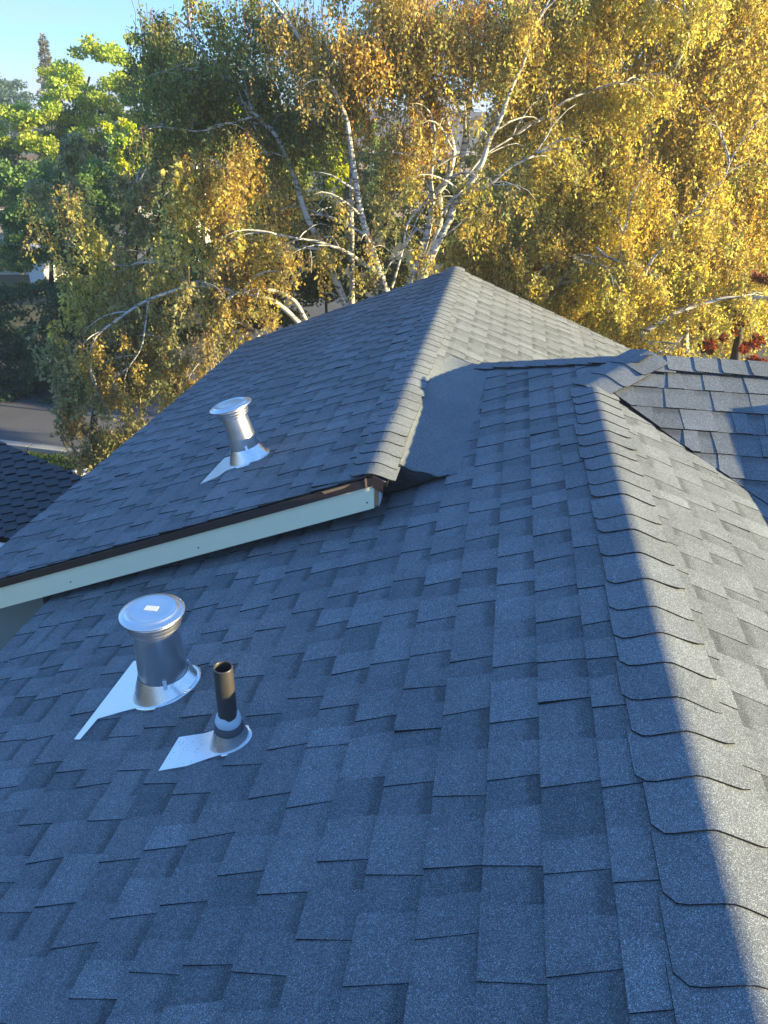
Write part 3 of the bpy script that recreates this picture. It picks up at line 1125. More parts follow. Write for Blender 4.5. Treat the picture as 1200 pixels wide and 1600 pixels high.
# ------------------------------------------------------------------ neighbour house with dark scalloped tiles
NBZ, NBY, NS = -3.0, 6.62, .40
nb = empty('neighbour_house', (-7.6, 7.6, GZ), label='neighbour house with dark scalloped tile roof at the left edge', cat='house')
def pN(x, y): return (x, y, NBZ + NS * (y - NBY))
hipA, hipB = (-3.9, 7.07), (-9.5, 8.94)
mb = MB()
mb.prism([pN(-10, NBY), pN(-3.0, NBY), pN(-3.0, 6.77), pN(*hipB)], (0, 0, -.05))
back = [pN(-3.0, 6.77), (-2.9, 7.05, NBZ - 1.6), (-9.4, 9.25, NBZ - 1.6), pN(*hipB)]
mb.prism(back, (0, 0, -.05))
mb.build('roof', TILEEDGE, nb)
PL_N = Plane(pN(-6, NBY), (1, 0, 0), (0, 1, NS))
nn = math.sqrt(1 + NS * NS)
rrn = random.Random(31)
tiles = []
rowh, tw = .118, .172
clipN = [PL_N.uv(pN(-10, NBY)), PL_N.uv(pN(-3.0, NBY)), PL_N.uv(pN(-3.0, 6.77)), PL_N.uv(pN(*hipB))]
for r_i in range(24):
    vb0 = -.03 + r_i * rowh
    off = (r_i % 2) * tw * .5 + rrn.uniform(-.01, .01)
    for k in range(-32, 22):
        u = k * tw + off
        # butt drops then steps up: skewed tooth
        d1 = .052 + rrn.uniform(-.008, .008)
        poly = [(u, vb0 + d1), (u + tw * .34, vb0 - .004), (u + tw - .003, vb0 + d1 * .92), (u + tw - .003, vb0 + rowh + .06), (u, vb0 + rowh + .06)]
        p = clip_poly(poly, clipN)
        if len(p) < 3 or poly_area(p) < 1e-3:
            continue
        hb, ht = .030 + rrn.uniform(-.002, .005), .004
        top = [PL_N.at(x, y, hb + (ht - hb) * min(1, max(0, (y - vb0) / (rowh + .06)))) for x, y in p]
        bot = [PL_N.at(x, y, -.002) for x, y in p]
        pr = [proj(q) for q in top]
        vis = all(pr) and any(-10 < q[0] < 135 and 680 < q[1] < 860 for q in pr)
        tiles.append((vis, abs(poly_area([(q[0], q[1]) for q in pr])) if all(pr) else 0, top, bot))
tiles.sort(key=lambda q: (-int(q[0]), -q[1]))
rest = MB()
nt_ = 0
nroof = [c for c in nb.children if c.name.startswith('roof')][0]
for vis, ar, top, bot in tiles:
    n = len(top)
    Fc = [tuple(range(n))] + [(i, n + i, n + (i + 1) % n, (i + 1) % n) for i in range(n)]
    if vis and nt_ < 200:
        mb = MB()
        mb.add(top + bot, Fc, [0] + [1] * n)
        mb.build('roof_tile', [DARKTILE, TILEEDGE], nroof)
        nt_ += 1
    else:
        rest.add(top + bot, Fc, [0] + [1] * n)
rest.build('tile_cover', [DARKTILE, TILEEDGE], nb, kind='stuff')
mb = MB()
mb.box((-6.5, 7.6, (GZ + NBZ) / 2 - .05), (6.4, 1.6, NBZ - GZ - .1))
mb.build('wall', HOUSE3, nb)
mb = MB()
mb.box((-6.5, NBY - .09, NBZ - .075), (7.0, .10, .085))
mb.build('gutter', TRIM, nb)

# pale board fence seen through the gap
fe = empty('board_fence', (-6.2, 7.2, GZ), label='pale horizontal board fence seen through the gap below the fascia', cat='fence')
for k in range(9):
    mb = MB()
    mb.box((-6.35 + .02 * (k % 2), 6.2, GZ + .10 + k * .165), (.03, 2.4, .150), rz=rad(-32))
    mb.build('board', WHITEBOARD, fe)
mb = MB()
mb.box((-6.42, 6.2, GZ + .75), (.08, .08, 1.5))
mb.build('post', WHITEBOARD, fe)

# black stake with a white lamp in the gravel
stk = empty('garden_stake', (-8.62, 12.66, GZ), label='thin black leaning stake with a white lamp at its foot in the gravel', cat='stake')
mb = MB()
mb.tube([(-8.62, 12.70, GZ), (-8.66, 12.5, GZ + .5), (-8.70, 12.4, GZ + .86)], [.020, .018, .016], 8)
mb.build('pole', BLACKMETAL, stk)
mb = MB()
mb.lathe([(.0, .0), (.025, .005), (.034, .03), (.026, .055), (.0, .065)], Matrix.Translation((-8.63, 12.55, GZ + .02)), 16)
mb.build('lamp_globe', LAMPGLASS, stk)


# ------------------------------------------------------------------ far houses
def far_house(name, label, x, y, w_, d_, h_, rise, wallm, roofm, windows, rz=0.0, door=None, eave=.35, doorm=None):
    t = empty(name, (x, y, GZ), label=label, cat='house')
    Rz = Matrix.Rotation(rz, 3, 'Z')
    def T(px, py, pz): return Vector((x, y, GZ)) + Rz @ Vector((px, py, pz))
    mb = MB()
    mb.prism([T(-w_ / 2, 0, h_), T(w_ / 2, 0, h_), T(w_ / 2, d_, h_), T(-w_ / 2, d_, h_)], (0, 0, -h_))
    for sx in (-1, 1):   # gable triangles
        mb.prism([T(sx * w_ / 2, 0, h_), T(sx * w_ / 2, d_, h_), T(sx * w_ / 2, d_ / 2, h_ + rise)], Rz @ Vector((-sx * .1, 0, 0)))
    mb.build('wall', wallm, t)
    mb = MB()
    e = eave
    k = rise / (d_ / 2)
    for sgn in (-1, 1):
        ya = d_ / 2 + sgn * (d_ / 2 + e)
        za = h_ - k * e
        q = [T(-w_ / 2 - e, ya, za + .12), T(w_ / 2 + e, ya, za + .12), T(w_ / 2 + e, d_ / 2, h_ + rise + .12), T(-w_ / 2 - e, d_ / 2, h_ + rise + .12)]
        if sgn > 0:
            q.reverse()
        mb.prism(q, (0, 0, -.14))
    rf = mb.build('roof', roofm, t)
    mb = MB()
    mb.prism([T(-w_ / 2 - e, -e - .03, h_ - k * e + .11), T(-w_ / 2 - e, -e - .03, h_ - k * e - .10), T(w_ / 2 + e, -e - .03, h_ - k * e - .10), T(w_ / 2 + e, -e - .03, h_ - k * e + .11)], Rz @ Vector((0, .025, 0)))
    mb.build('gutter', TRIM, rf)
    for (wx, wz, ww, wh) in windows:
        mb = MB()
        f_ = .07
        for (ax_, az_, aw, ah) in ((wx, wz + wh / 2, ww + 2 * f_, f_), (wx, wz - wh / 2, ww + 2 * f_, f_), (wx - ww / 2, wz, f_, wh), (wx + ww / 2, wz, f_, wh), (wx, wz, f_ * .6, wh)):
            mb.prism([T(ax_ - aw / 2, -.05, az_ + ah / 2), T(ax_ - aw / 2, -.05, az_ - ah / 2), T(ax_ + aw / 2, -.05, az_ - ah / 2), T(ax_ + aw / 2, -.05, az_ + ah / 2)], Rz @ Vector((0, .06, 0)))
        fr = mb.build('window', TRIM, t)
        mb = MB()
        mb.prism([T(wx - ww / 2, -.02, wz + wh / 2), T(wx - ww / 2, -.02, wz - wh / 2), T(wx + ww / 2, -.02, wz - wh / 2), T(wx + ww / 2, -.02, wz + wh / 2)], Rz @ Vector((0, .03, 0)))
        mb.build('pane', WINDOW, fr)
    if door:
        for (dx, dw, dh, dm) in door:
            mb = MB()
            mb.prism([T(dx - dw / 2, -.04, dh), T(dx - dw / 2, -.04, 0), T(dx + dw / 2, -.04, 0), T(dx + dw / 2, -.04, dh)], Rz @ Vector((0, .05, 0)))
            mb.build('door', dm, t)
    return t


far_house('beige_house', 'beige house with dark window across the street at the left edge', -24.0, 29.6, 9.4, 7.0, 2.7, 1.6, HOUSE1, ROOFBROWN, [(-.6, .95, 2.0, .9), (3.6, 1.5, 1.2, 1.1)], rz=rad(14))
far_house('blue_shed', 'small shed with blue grey gable roof right of the beige house', -18.1, 28.9, 1.5, 1.2, .95, .55, HOUSE3, BLUEROOF, [], rz=rad(60), eave=.12)
far_house('garage', 'small beige garage with grey and brown doors behind the street birch', -14.7, 29.5, 2.3, 2.6, 1.05, .75, HOUSE1, ROOFGREY, [], rz=rad(8), door=[(-.25, .75, .9, GREYDOOR), (.62, .62, .9, BROWNDOOR)], eave=.18)
far_house('two_storey_house', 'pinkish two storey house with grey roof glimpsed between the birch trunks', -5.2, 45.0, 8.2, 8.0, 4.6, 1.7, HOUSE2, ROOFGREY, [(-2.4, 3.5, 1.2, 1.2), (1.0, 3.5, 1.2, 1.2), (-2.4, 1.3, 1.2, 1.3), (1.6, 1.3, 1.6, 1.3)], rz=rad(6))
far_house('white_house', 'white house wall showing as a chip among the green crowns', -16.4, 34.5, 3.2, 4.0, 4.0, 1.0, HOUSE3, ROOFGREY, [(0, 3.0, .9, .9)], rz=rad(10))

# ------------------------------------------------------------------ trees
TREES = {
 'birch_left': {"stems": [
   ('trunk', [(-2.449, 10.0, -5.25, 0.08), (-2.468, 9.95, -3.222, 0.072), (-2.416, 9.9, -1.543, 0.063), (-2.481, 9.9, -1.193, 0.06), (-2.59, 9.929, -0.952, 0.056), (-2.755, 9.957, -0.572, 0.052), (-2.85, 9.986, -0.324, 0.049), (-2.996, 10.014, -0.114, 0.046), (-3.146, 10.043, 0.178, 0.042), (-3.235, 10.071, 0.451, 0.039), (-3.318, 10.1, 0.653, 0.036), (-3.49, 10.129, 1.008, 0.033), (-3.67, 10.157, 1.166, 0.03), (-3.864, 10.186, 1.337, 0.027), (-4.011, 10.214, 1.46, 0.024), (-4.197, 10.243, 1.703, 0.021), (-4.363, 10.271, 1.864, 0.018), (-4.565, 10.3, 2.142, 0.015)]),
   ('trunk', [(-2.526, 10.2, -5.25, 0.065), (-2.528, 10.15, -3.313, 0.058), (-2.523, 10.1, -1.726, 0.05), (-2.53, 10.1, -1.376, 0.048), (-2.541, 10.117, -0.957, 0.044), (-2.543, 10.133, -0.334, 0.039), (-2.553, 10.15, 0.171, 0.035), (-2.555, 10.167, 0.655, 0.031), (-2.573, 10.183, 0.942, 0.027), (-2.591, 10.2, 1.256, 0.023)]),
   ('trunk', [(-1.932, 9.9, -5.25, 0.078), (-1.945, 9.85, -3.111, 0.07), (-1.909, 9.8, -1.323, 0.061), (-1.955, 9.8, -0.973, 0.058), (-2.031, 9.775, -0.711, 0.054), (-2.122, 9.75, -0.457, 0.05), (-2.26, 9.725, -0.076, 0.046), (-2.36, 9.7, 0.293, 0.041), (-2.426, 9.675, 0.703, 0.037), (-2.474, 9.65, 1.03, 0.034), (-2.52, 9.625, 1.26, 0.03), (-2.711, 9.6, 1.621, 0.026), (-2.919, 9.575, 1.876, 0.023), (-3.12, 9.55, 2.143, 0.02), (-3.276, 9.525, 2.333, 0.017), (-3.454, 9.5, 2.575, 0.014)]),
   ('branch', [(-2.064, 9.7, -0.532, 0.032), (-2.298, 9.633, -0.375, 0.029), (-2.511, 9.567, -0.229, 0.026), (-2.736, 9.5, -0.145, 0.023), (-2.855, 9.433, -0.103, 0.019), (-3.045, 9.367, -0.072, 0.016), (-3.287, 9.3, -0.028, 0.013)]),
   ('branch', [(-2.802, 9.85, -0.277, 0.024), (-3.05, 9.775, -0.245, 0.022), (-3.323, 9.7, -0.284, 0.02), (-3.529, 9.625, -0.327, 0.018), (-3.668, 9.55, -0.375, 0.016)]),
   ('branch', [(-2.306, 9.85, -0.072, 0.02), (-2.627, 9.983, 0.058, 0.018), (-2.914, 10.117, 0.116, 0.015), (-3.123, 10.25, 0.156, 0.012)]),
   ('branch', [(-3.556, 10.1, 0.698, 0.02), (-3.664, 10.133, 0.868, 0.017), (-3.732, 10.167, 1.002, 0.015), (-3.807, 10.2, 1.149, 0.012)]),
   ('branch', [(-3.876, 10.15, 1.337, 0.016), (-4.125, 10.25, 1.424, 0.013), (-4.452, 10.35, 1.511, 0.01)]),
   ('branch', [(-3.779, 10.1, 1.214, 0.016), (-4.111, 10.0, 1.125, 0.013), (-4.326, 9.9, 1.059, 0.01), (-4.556, 9.8, 1.056, 0.008)]),
   ('branch', [(-3.774, 10.1, 1.29, 0.014), (-3.893, 10.167, 1.522, 0.012), (-4.076, 10.233, 1.644, 0.01), (-4.254, 10.3, 1.657, 0.008)]),
   ('branch', [(-2.976, 9.5, -1.181, 0.033), (-3.137, 9.45, -0.852, 0.029), (-3.351, 9.4, -0.724, 0.026), (-3.575, 9.35, -0.694, 0.023), (-3.702, 9.3, -0.714, 0.02)]),
   ('branch', [(-3.034, 9.4, -1.159, 0.041), (-3.251, 9.367, -0.935, 0.038), (-3.411, 9.333, -0.825, 0.036), (-3.622, 9.3, -0.757, 0.033), (-3.8, 9.267, -0.735, 0.031), (-4.076, 9.233, -0.68, 0.028), (-4.396, 9.2, -0.665, 0.026), (-4.643, 9.167, -0.734, 0.024), (-5.03, 9.133, -0.881, 0.022), (-5.345, 9.1, -1.077, 0.019), (-5.622, 9.067, -1.266, 0.017), (-5.74, 9.033, -1.389, 0.015), (-5.829, 9.0, -1.589, 0.013)]),
   ('branch', [(-4.951, 9.1, -0.854, 0.014), (-5.023, 9.067, -1.173, 0.012), (-5.109, 9.033, -1.46, 0.01), (-5.307, 9.0, -1.719, 0.008)]),
   ('branch', [(-3.639, 9.5, -1.388, 0.038), (-3.774, 9.467, -1.218, 0.032), (-3.928, 9.433, -1.119, 0.026), (-4.008, 9.4, -0.87, 0.02)]),
   ('branch', [(-3.9, 9.4, -1.126, 0.017), (-4.085, 9.35, -1.274, 0.012), (-4.227, 9.3, -1.609, 0.008)]),
   ('branch', [(-4.646, 9.6, -0.7, 0.033), (-4.781, 9.64, -0.592, 0.029), (-5.007, 9.68, -0.504, 0.025), (-5.157, 9.72, -0.501, 0.021), (-5.385, 9.76, -0.535, 0.017), (-5.622, 9.8, -0.66, 0.013)]),
  ], "clumps": [
   ('gold', -3.73, 9.6, 0.3, 0.53, 0.35, 0.55, 1.0),
   ('gold', -3.78, 9.55, -0.33, 0.6, 0.3, 0.5, 0.9),
   ('orange', -2.36, 9.6, 2.01, 0.77, 0.4, 0.56, 0.5),
   ('orange', -3.0, 9.6, 2.12, 0.7, 0.4, 0.49, 0.45),
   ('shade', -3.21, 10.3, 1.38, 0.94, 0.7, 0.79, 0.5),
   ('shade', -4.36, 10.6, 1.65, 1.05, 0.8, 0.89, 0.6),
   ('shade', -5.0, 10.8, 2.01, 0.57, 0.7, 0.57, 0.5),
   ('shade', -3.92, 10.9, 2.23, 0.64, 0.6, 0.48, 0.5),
   ('orange', -2.55, 10.6, 2.43, 0.68, 0.5, 0.34, 0.5),
   ('shade', -3.29, 11.0, 1.89, 0.74, 0.6, 0.57, 0.5),
   ('gold', -4.01, 9.6, 0.62, 0.43, 0.35, 0.43, 0.6),
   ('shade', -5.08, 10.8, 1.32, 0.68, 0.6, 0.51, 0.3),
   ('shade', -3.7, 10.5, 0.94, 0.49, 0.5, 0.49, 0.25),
   ('brownolive', -3.39, 10.4, 0.73, 0.49, 0.5, 0.49, 0.35),
   ('goldbright', -4.54, 9.5, 0.25, 0.43, 0.3, 0.59, 1.0),
   ('goldbright', -4.58, 9.5, -0.48, 0.61, 0.3, 0.49, 0.9),
   ('olive', -5.02, 9.5, -1.59, 0.74, 0.35, 0.82, 0.9),
   ('orangebright', -3.99, 9.2, -0.36, 0.31, 0.3, 0.55, 0.7),
   ('olive', -4.22, 9.3, -1.02, 0.49, 0.35, 0.45, 1.0),
   ('olive', -4.68, 9.3, -2.08, 0.39, 0.3, 0.43, 0.8),
  ]},
 'birch_centre': {"stems": [
   ('trunk', [(-1.752, 10.0, -5.25, 0.084), (-1.745, 9.95, -2.994, 0.074), (-1.763, 9.9, -1.088, 0.065), (-1.741, 9.9, -0.738, 0.062), (-1.705, 9.9, -0.576, 0.056), (-1.596, 9.9, -0.234, 0.05), (-1.528, 9.9, 0.049, 0.044), (-1.504, 9.9, 0.381, 0.038), (-1.537, 9.9, 0.594, 0.033), (-1.511, 9.9, 0.86, 0.028), (-1.499, 9.9, 1.078, 0.023)]),
   ('trunk', [(-1.634, 10.05, -5.25, 0.073), (-1.628, 10.0, -2.976, 0.064), (-1.644, 9.95, -1.052, 0.056), (-1.624, 9.95, -0.702, 0.054), (-1.59, 9.958, -0.541, 0.05), (-1.483, 9.965, -0.201, 0.047), (-1.401, 9.973, 0.082, 0.043), (-1.417, 9.981, 0.376, 0.04), (-1.437, 9.988, 0.433, 0.037), (-1.329, 9.996, 0.593, 0.034), (-1.281, 10.004, 0.806, 0.031), (-1.282, 10.012, 0.943, 0.028), (-1.347, 10.019, 1.132, 0.026), (-1.394, 10.027, 1.279, 0.023), (-1.457, 10.035, 1.475, 0.02), (-1.659, 10.042, 1.616, 0.017), (-1.841, 10.05, 1.665, 0.015)]),
   ('trunk', [(-1.584, 9.95, -5.25, 0.083), (-1.577, 9.9, -2.945, 0.073), (-1.594, 9.85, -0.99, 0.064), (-1.573, 9.85, -0.64, 0.061), (-1.539, 9.841, -0.455, 0.057), (-1.395, 9.832, -0.101, 0.052), (-1.273, 9.823, 0.142, 0.048), (-1.208, 9.814, 0.363, 0.044), (-1.011, 9.805, 0.617, 0.04), (-0.915, 9.795, 0.826, 0.036), (-0.858, 9.786, 1.049, 0.032), (-0.764, 9.777, 1.227, 0.028), (-0.648, 9.768, 1.59, 0.024), (-0.55, 9.759, 1.805, 0.021), (-0.485, 9.75, 2.09, 0.017)]),
   ('branch', [(-1.351, 9.8, 0.179, 0.023), (-1.245, 9.76, 0.403, 0.021), (-1.035, 9.72, 0.483, 0.018), (-0.801, 9.68, 0.584, 0.016), (-0.596, 9.64, 0.762, 0.013), (-0.337, 9.6, 0.903, 0.011)]),
   ('trunk', [(-1.235, 10.4, 0.604, 0.052), (-1.214, 10.433, 0.749, 0.048), (-1.179, 10.467, 1.021, 0.044), (-1.175, 10.5, 1.28, 0.039), (-1.158, 10.533, 1.555, 0.035), (-1.105, 10.567, 1.857, 0.031), (-1.095, 10.6, 2.215, 0.026)]),
   ('branch', [(-1.954, 9.75, -0.678, 0.018), (-1.918, 9.77, -0.561, 0.017), (-1.826, 9.79, -0.189, 0.016), (-1.781, 9.81, 0.088, 0.015), (-1.611, 9.83, 0.312, 0.014), (-1.524, 9.85, 0.414, 0.014)]),
   ('branch', [(-2.055, 9.75, -0.525, 0.012), (-1.961, 9.75, -0.349, 0.011), (-1.835, 9.75, -0.221, 0.01)]),
   ('branch', [(-1.209, 10.0, 0.525, 0.019), (-1.033, 10.067, 0.724, 0.017), (-0.895, 10.133, 0.879, 0.014), (-0.608, 10.2, 1.056, 0.011)]),
   ('branch', [(-1.122, 10.5, 1.722, 0.019), (-0.998, 10.567, 1.956, 0.016), (-0.798, 10.633, 2.219, 0.014), (-0.743, 10.7, 2.414, 0.011)]),
  ], "clumps": [
   ('orange', -1.93, 9.95, 1.47, 0.59, 0.4, 0.78, 1.3),
   ('orange', -1.52, 10.3, 2.19, 0.96, 0.6, 0.66, 0.7),
   ('gold', -1.99, 10.0, 2.1, 0.65, 0.6, 0.58, 0.6),
   ('olive', -2.12, 10.6, 0.14, 0.3, 0.4, 0.42, 0.5),
   ('gold', -0.42, 10.7, 1.08, 0.48, 0.4, 0.68, 1.0),
   ('goldolive', -0.78, 10.5, 2.08, 0.6, 0.6, 0.6, 0.6),
   ('yellow', -0.9, 10.6, -0.34, 0.51, 0.3, 0.47, 1.2),
   ('goldolive', -0.56, 9.75, 1.85, 0.34, 0.25, 0.49, 0.55),
   ('gold', -0.48, 10.6, -0.28, 0.68, 0.4, 0.51, 1.1),
  ]},
 'birch_right': {"stems": [
   ('trunk', [(2.521, 12.0, -5.25, 0.094), (2.478, 11.95, -3.798, 0.083), (2.592, 11.9, -2.696, 0.073), (2.449, 11.9, -2.346, 0.069), (2.212, 11.95, -1.575, 0.062), (2.13, 12.0, -0.653, 0.054), (2.105, 12.05, 0.379, 0.047), (1.994, 12.1, 1.558, 0.04), (1.815, 12.15, 2.632, 0.033), (1.64, 12.2, 3.429, 0.028)]),
   ('branch', [(0.905, 10.2, -1.543, 0.03), (0.969, 10.21, -1.31, 0.028), (1.036, 10.22, -1.014, 0.026), (1.148, 10.23, -0.669, 0.024), (1.246, 10.24, -0.282, 0.022), (1.44, 10.25, -0.032, 0.02), (1.491, 10.26, 0.147, 0.018), (1.665, 10.27, 0.334, 0.016), (1.779, 10.28, 0.537, 0.015), (1.908, 10.29, 0.659, 0.013), (1.943, 10.3, 0.839, 0.011)]),
   ('branch', [(1.045, 10.4, -1.244, 0.03), (0.954, 10.45, -0.898, 0.026), (0.874, 10.5, -0.51, 0.023), (0.893, 10.55, -0.238, 0.02), (0.908, 10.6, -0.048, 0.016)]),
   ('branch', [(1.243, 10.1, -1.188, 0.041), (1.497, 10.16, -0.999, 0.037), (1.683, 10.22, -0.889, 0.033), (1.872, 10.28, -0.835, 0.029), (2.22, 10.34, -0.718, 0.024), (2.503, 10.4, -0.708, 0.02)]),
   ('branch', [(1.262, 10.1, -1.204, 0.019), (1.396, 10.05, -1.282, 0.015), (1.539, 10.0, -1.41, 0.012)]),
   ('branch', [(1.772, 10.1, -1.173, 0.014), (1.669, 10.05, -1.299, 0.013), (1.605, 10.0, -1.423, 0.012)]),
   ('branch', [(-0.377, 10.6, -0.941, 0.048), (-0.334, 10.633, -0.86, 0.042), (-0.176, 10.667, -0.648, 0.036), (-0.037, 10.7, -0.522, 0.03)]),
   ('branch', [(-0.631, 10.6, -0.699, 0.039), (-0.562, 10.65, -0.629, 0.032), (-0.466, 10.7, -0.475, 0.026)]),
   ('branch', [(-0.041, 10.5, -0.902, 0.03), (-0.004, 10.533, -0.848, 0.026), (0.182, 10.567, -0.637, 0.021), (0.295, 10.6, -0.53, 0.017)]),
   ('branch', [(0.289, 10.3, -0.302, 0.024), (0.494, 10.3, -0.348, 0.019), (0.731, 10.3, -0.44, 0.014)]),
   ('branch', [(0.562, 10.3, -0.159, 0.016), (0.678, 10.3, -0.247, 0.014), (0.807, 10.3, -0.319, 0.012)]),
   ('branch', [(1.133, 10.3, 1.785, 0.018), (1.232, 10.325, 2.046, 0.016), (1.178, 10.35, 2.276, 0.014), (1.115, 10.375, 2.444, 0.012), (1.052, 10.4, 2.621, 0.01)]),
   ('branch', [(1.221, 10.3, 2.081, 0.011), (1.222, 10.35, 2.324, 0.009), (1.204, 10.4, 2.563, 0.007)]),
   ('branch', [(-0.28, 10.4, 1.263, 0.019), (-0.007, 10.5, 1.457, 0.017), (0.32, 10.6, 1.578, 0.014), (0.66, 10.7, 1.651, 0.011)]),
   ('branch', [(-0.309, 10.4, 2.214, 0.015), (-0.155, 10.433, 2.364, 0.013), (0.034, 10.467, 2.452, 0.012), (0.167, 10.5, 2.576, 0.011)]),
  ], "clumps": [
   ('gold', 1.41, 12.04, 1.77, 1.61, 0.64, 1.36, 1.3),
   ('gold', 2.42, 12.42, 0.1, 1.4, 0.64, 1.4, 1.4),
   ('yellow', 1.49, 11.82, -0.74, 1.3, 0.56, 1.02, 1.5),
   ('yellow', 2.93, 12.63, -1.21, 0.89, 0.48, 0.8, 1.1),
   ('yellow', 0.33, 11.17, 0.08, 1.04, 0.48, 0.95, 1.4),
   ('yellow', 0.17, 11.01, -0.74, 0.89, 0.4, 0.62, 1.5),
   ('gold', -0.08, 11.06, 1.93, 0.79, 0.56, 0.79, 0.95),
   ('orange', -0.34, 10.8, 2.17, 0.68, 0.4, 0.53, 0.6),
   ('goldolive', 0.74, 11.55, 0.93, 0.85, 0.4, 0.68, 1.0),
   ('gold', 0.47, 11.65, 2.78, 1.58, 0.56, 0.55, 0.9),
   ('gold', 3.07, 13.01, 1.35, 0.74, 0.64, 2.3, 1.0),
   ('yellow', 1.13, 11.55, -1.54, 0.47, 0.24, 0.38, 0.9),
  ]},
 'birch_street': {"stems": [
   ('trunk', [(-7.756, 12.0, -5.25, 0.121), (-7.757, 11.95, -4.995, 0.108), (-7.754, 11.9, -5.09, 0.094), (-7.758, 11.9, -4.74, 0.09), (-7.764, 11.914, -4.291, 0.08), (-7.684, 11.929, -3.787, 0.071), (-7.394, 11.943, -3.046, 0.061), (-6.955, 11.957, -2.114, 0.051), (-6.603, 11.971, -1.25, 0.041), (-6.384, 11.986, -0.448, 0.033), (-6.362, 12.0, 0.117, 0.025)]),
   ('branch', [(-6.941, 11.7, -2.319, 0.027), (-7.273, 11.66, -1.843, 0.023), (-7.455, 11.62, -1.123, 0.02), (-7.482, 11.58, -0.532, 0.016), (-7.361, 11.54, 0.126, 0.013), (-7.207, 11.5, 0.531, 0.01)]),
   ('branch', [(-6.551, 11.7, -1.398, 0.026), (-6.122, 11.667, -0.776, 0.02), (-5.81, 11.633, -0.103, 0.015), (-5.676, 11.6, 0.437, 0.009)]),
  ], "clumps": [
   ('gold', -6.01, 9.45, 0.35, 0.24, 0.25, 0.4, 0.55),
   ('gold', -6.38, 9.45, -0.04, 0.2, 0.22, 0.33, 0.5),
   ('goldbright', -5.91, 9.45, -0.73, 0.63, 0.35, 0.63, 0.95),
   ('olive', -6.18, 9.6, -1.82, 0.63, 0.3, 0.67, 1.1),
   ('olive', -7.58, 11.3, -3.21, 0.52, 0.35, 0.68, 1.2),
   ('olive', -7.2, 11.5, -3.95, 0.45, 0.35, 0.51, 1.0),
   ('olive', -7.54, 11.4, -4.12, 0.39, 0.3, 0.36, 0.9),
   ('olive', -6.76, 11.7, -3.99, 0.39, 0.3, 0.46, 0.9),
   ('brownolive', -6.37, 11.6, -0.49, 0.6, 0.4, 0.45, 0.6),
   ('orangebright', -6.44, 9.6, -1.21, 0.39, 0.3, 0.31, 0.8),
   ('olive', -6.68, 11.5, -3.31, 0.38, 0.35, 0.66, 0.8),
   ('olive', -6.21, 11.5, -2.38, 0.53, 0.4, 0.85, 0.9),
  ]},
 'tall_green': {"stems": [
   ('trunk', [(-15.143, 25.4, -5.25, 0.135), (-15.102, 25.35, -4.52, 0.12), (-15.211, 25.3, -4.139, 0.105), (-15.075, 25.3, -3.789, 0.1), (-14.849, 25.3, -1.906, 0.081), (-14.673, 25.3, -0.338, 0.063), (-14.323, 25.3, 0.963, 0.046), (-13.81, 25.3, 2.026, 0.03)]),
  ], "clumps": [
   ('yg', -13.43, 25.0, 2.11, 1.07, 1.2, 0.88, 1),
   ('yg', -14.0, 24.5, 1.49, 0.97, 1.2, 0.78, 1),
   ('yg', -12.96, 25.0, 1.17, 0.89, 1.2, 0.99, 1),
   ('yg', -14.69, 24.0, 0.79, 0.97, 1.2, 0.78, 1),
   ('yg', -15.7, 24.0, 0.51, 0.89, 1.2, 0.75, 1),
   ('yg', -14.25, 24.0, 0.36, 0.98, 1.2, 0.78, 1),
   ('yg', -12.83, 26.0, 2.41, 0.8, 1.2, 0.8, 1),
   ('dgreen', -14.31, 26.0, 0.02, 1.91, 1.5, 1.48, 1),
   ('dgreen', -16.54, 26.0, -0.82, 1.96, 1.5, 1.31, 1),
   ('yg', -12.63, 26.0, 1.53, 0.82, 1.2, 1.02, 0.8),
  ]},
 'soft_green': {"stems": [
   ('trunk', [(-12.535, 19.1, -5.25, 0.092), (-12.493, 19.05, -4.151, 0.082), (-12.605, 19.0, -3.402, 0.072), (-12.465, 19.0, -3.052, 0.068), (-12.231, 19.0, -1.904, 0.05), (-12.01, 19.0, -0.82, 0.032)]),
  ], "clumps": [
   ('mgreen', -12.71, 19.0, -0.84, 1.22, 1.0, 1.05, 1),
   ('mgreen', -11.59, 18.5, -1.42, 1.28, 1.0, 0.88, 1),
   ('mgreen', -12.47, 18.0, -1.77, 0.95, 0.9, 0.71, 1),
   ('mgreen', -10.8, 19.0, -0.78, 0.96, 1.0, 0.96, 1),
   ('mgreen', -10.54, 18.5, -1.76, 0.8, 0.9, 0.64, 0.8),
  ]},
 'bright_sapling': {"stems": [
   ('trunk', [(-9.222, 17.1, -5.25, 0.04), (-9.201, 17.05, -3.652, 0.036), (-9.257, 17.0, -2.404, 0.031), (-9.187, 17.0, -2.054, 0.03), (-9.07, 17.0, -1.071, 0.024), (-8.861, 17.0, 0.118, 0.019), (-8.724, 17.0, 0.745, 0.014)]),
  ], "clumps": [
   ('bright', -8.74, 17.0, 0.44, 0.41, 0.5, 0.52, 1),
   ('bright', -8.9, 17.0, 0.8, 0.33, 0.4, 0.36, 1),
   ('bright', -8.91, 17.0, -0.2, 0.28, 0.4, 0.42, 1),
   ('bright', -8.65, 17.0, 0.06, 0.35, 0.4, 0.39, 1),
  ]},
 'yellow_sapling': {"stems": [
   ('trunk', [(-4.039, 15.1, -5.25, 0.034), (-4.039, 15.05, -3.237, 0.03), (-4.041, 15.0, -1.574, 0.026), (-4.038, 15.0, -1.224, 0.025), (-4.035, 15.0, -0.408, 0.021), (-4.044, 15.0, 0.345, 0.018), (-4.135, 15.0, 0.578, 0.015)]),
  ], "clumps": [
   ('bright', -4.04, 15.0, 0.31, 0.28, 0.4, 0.36, 1),
   ('bright', -3.74, 15.0, 0.21, 0.19, 0.4, 0.36, 1),
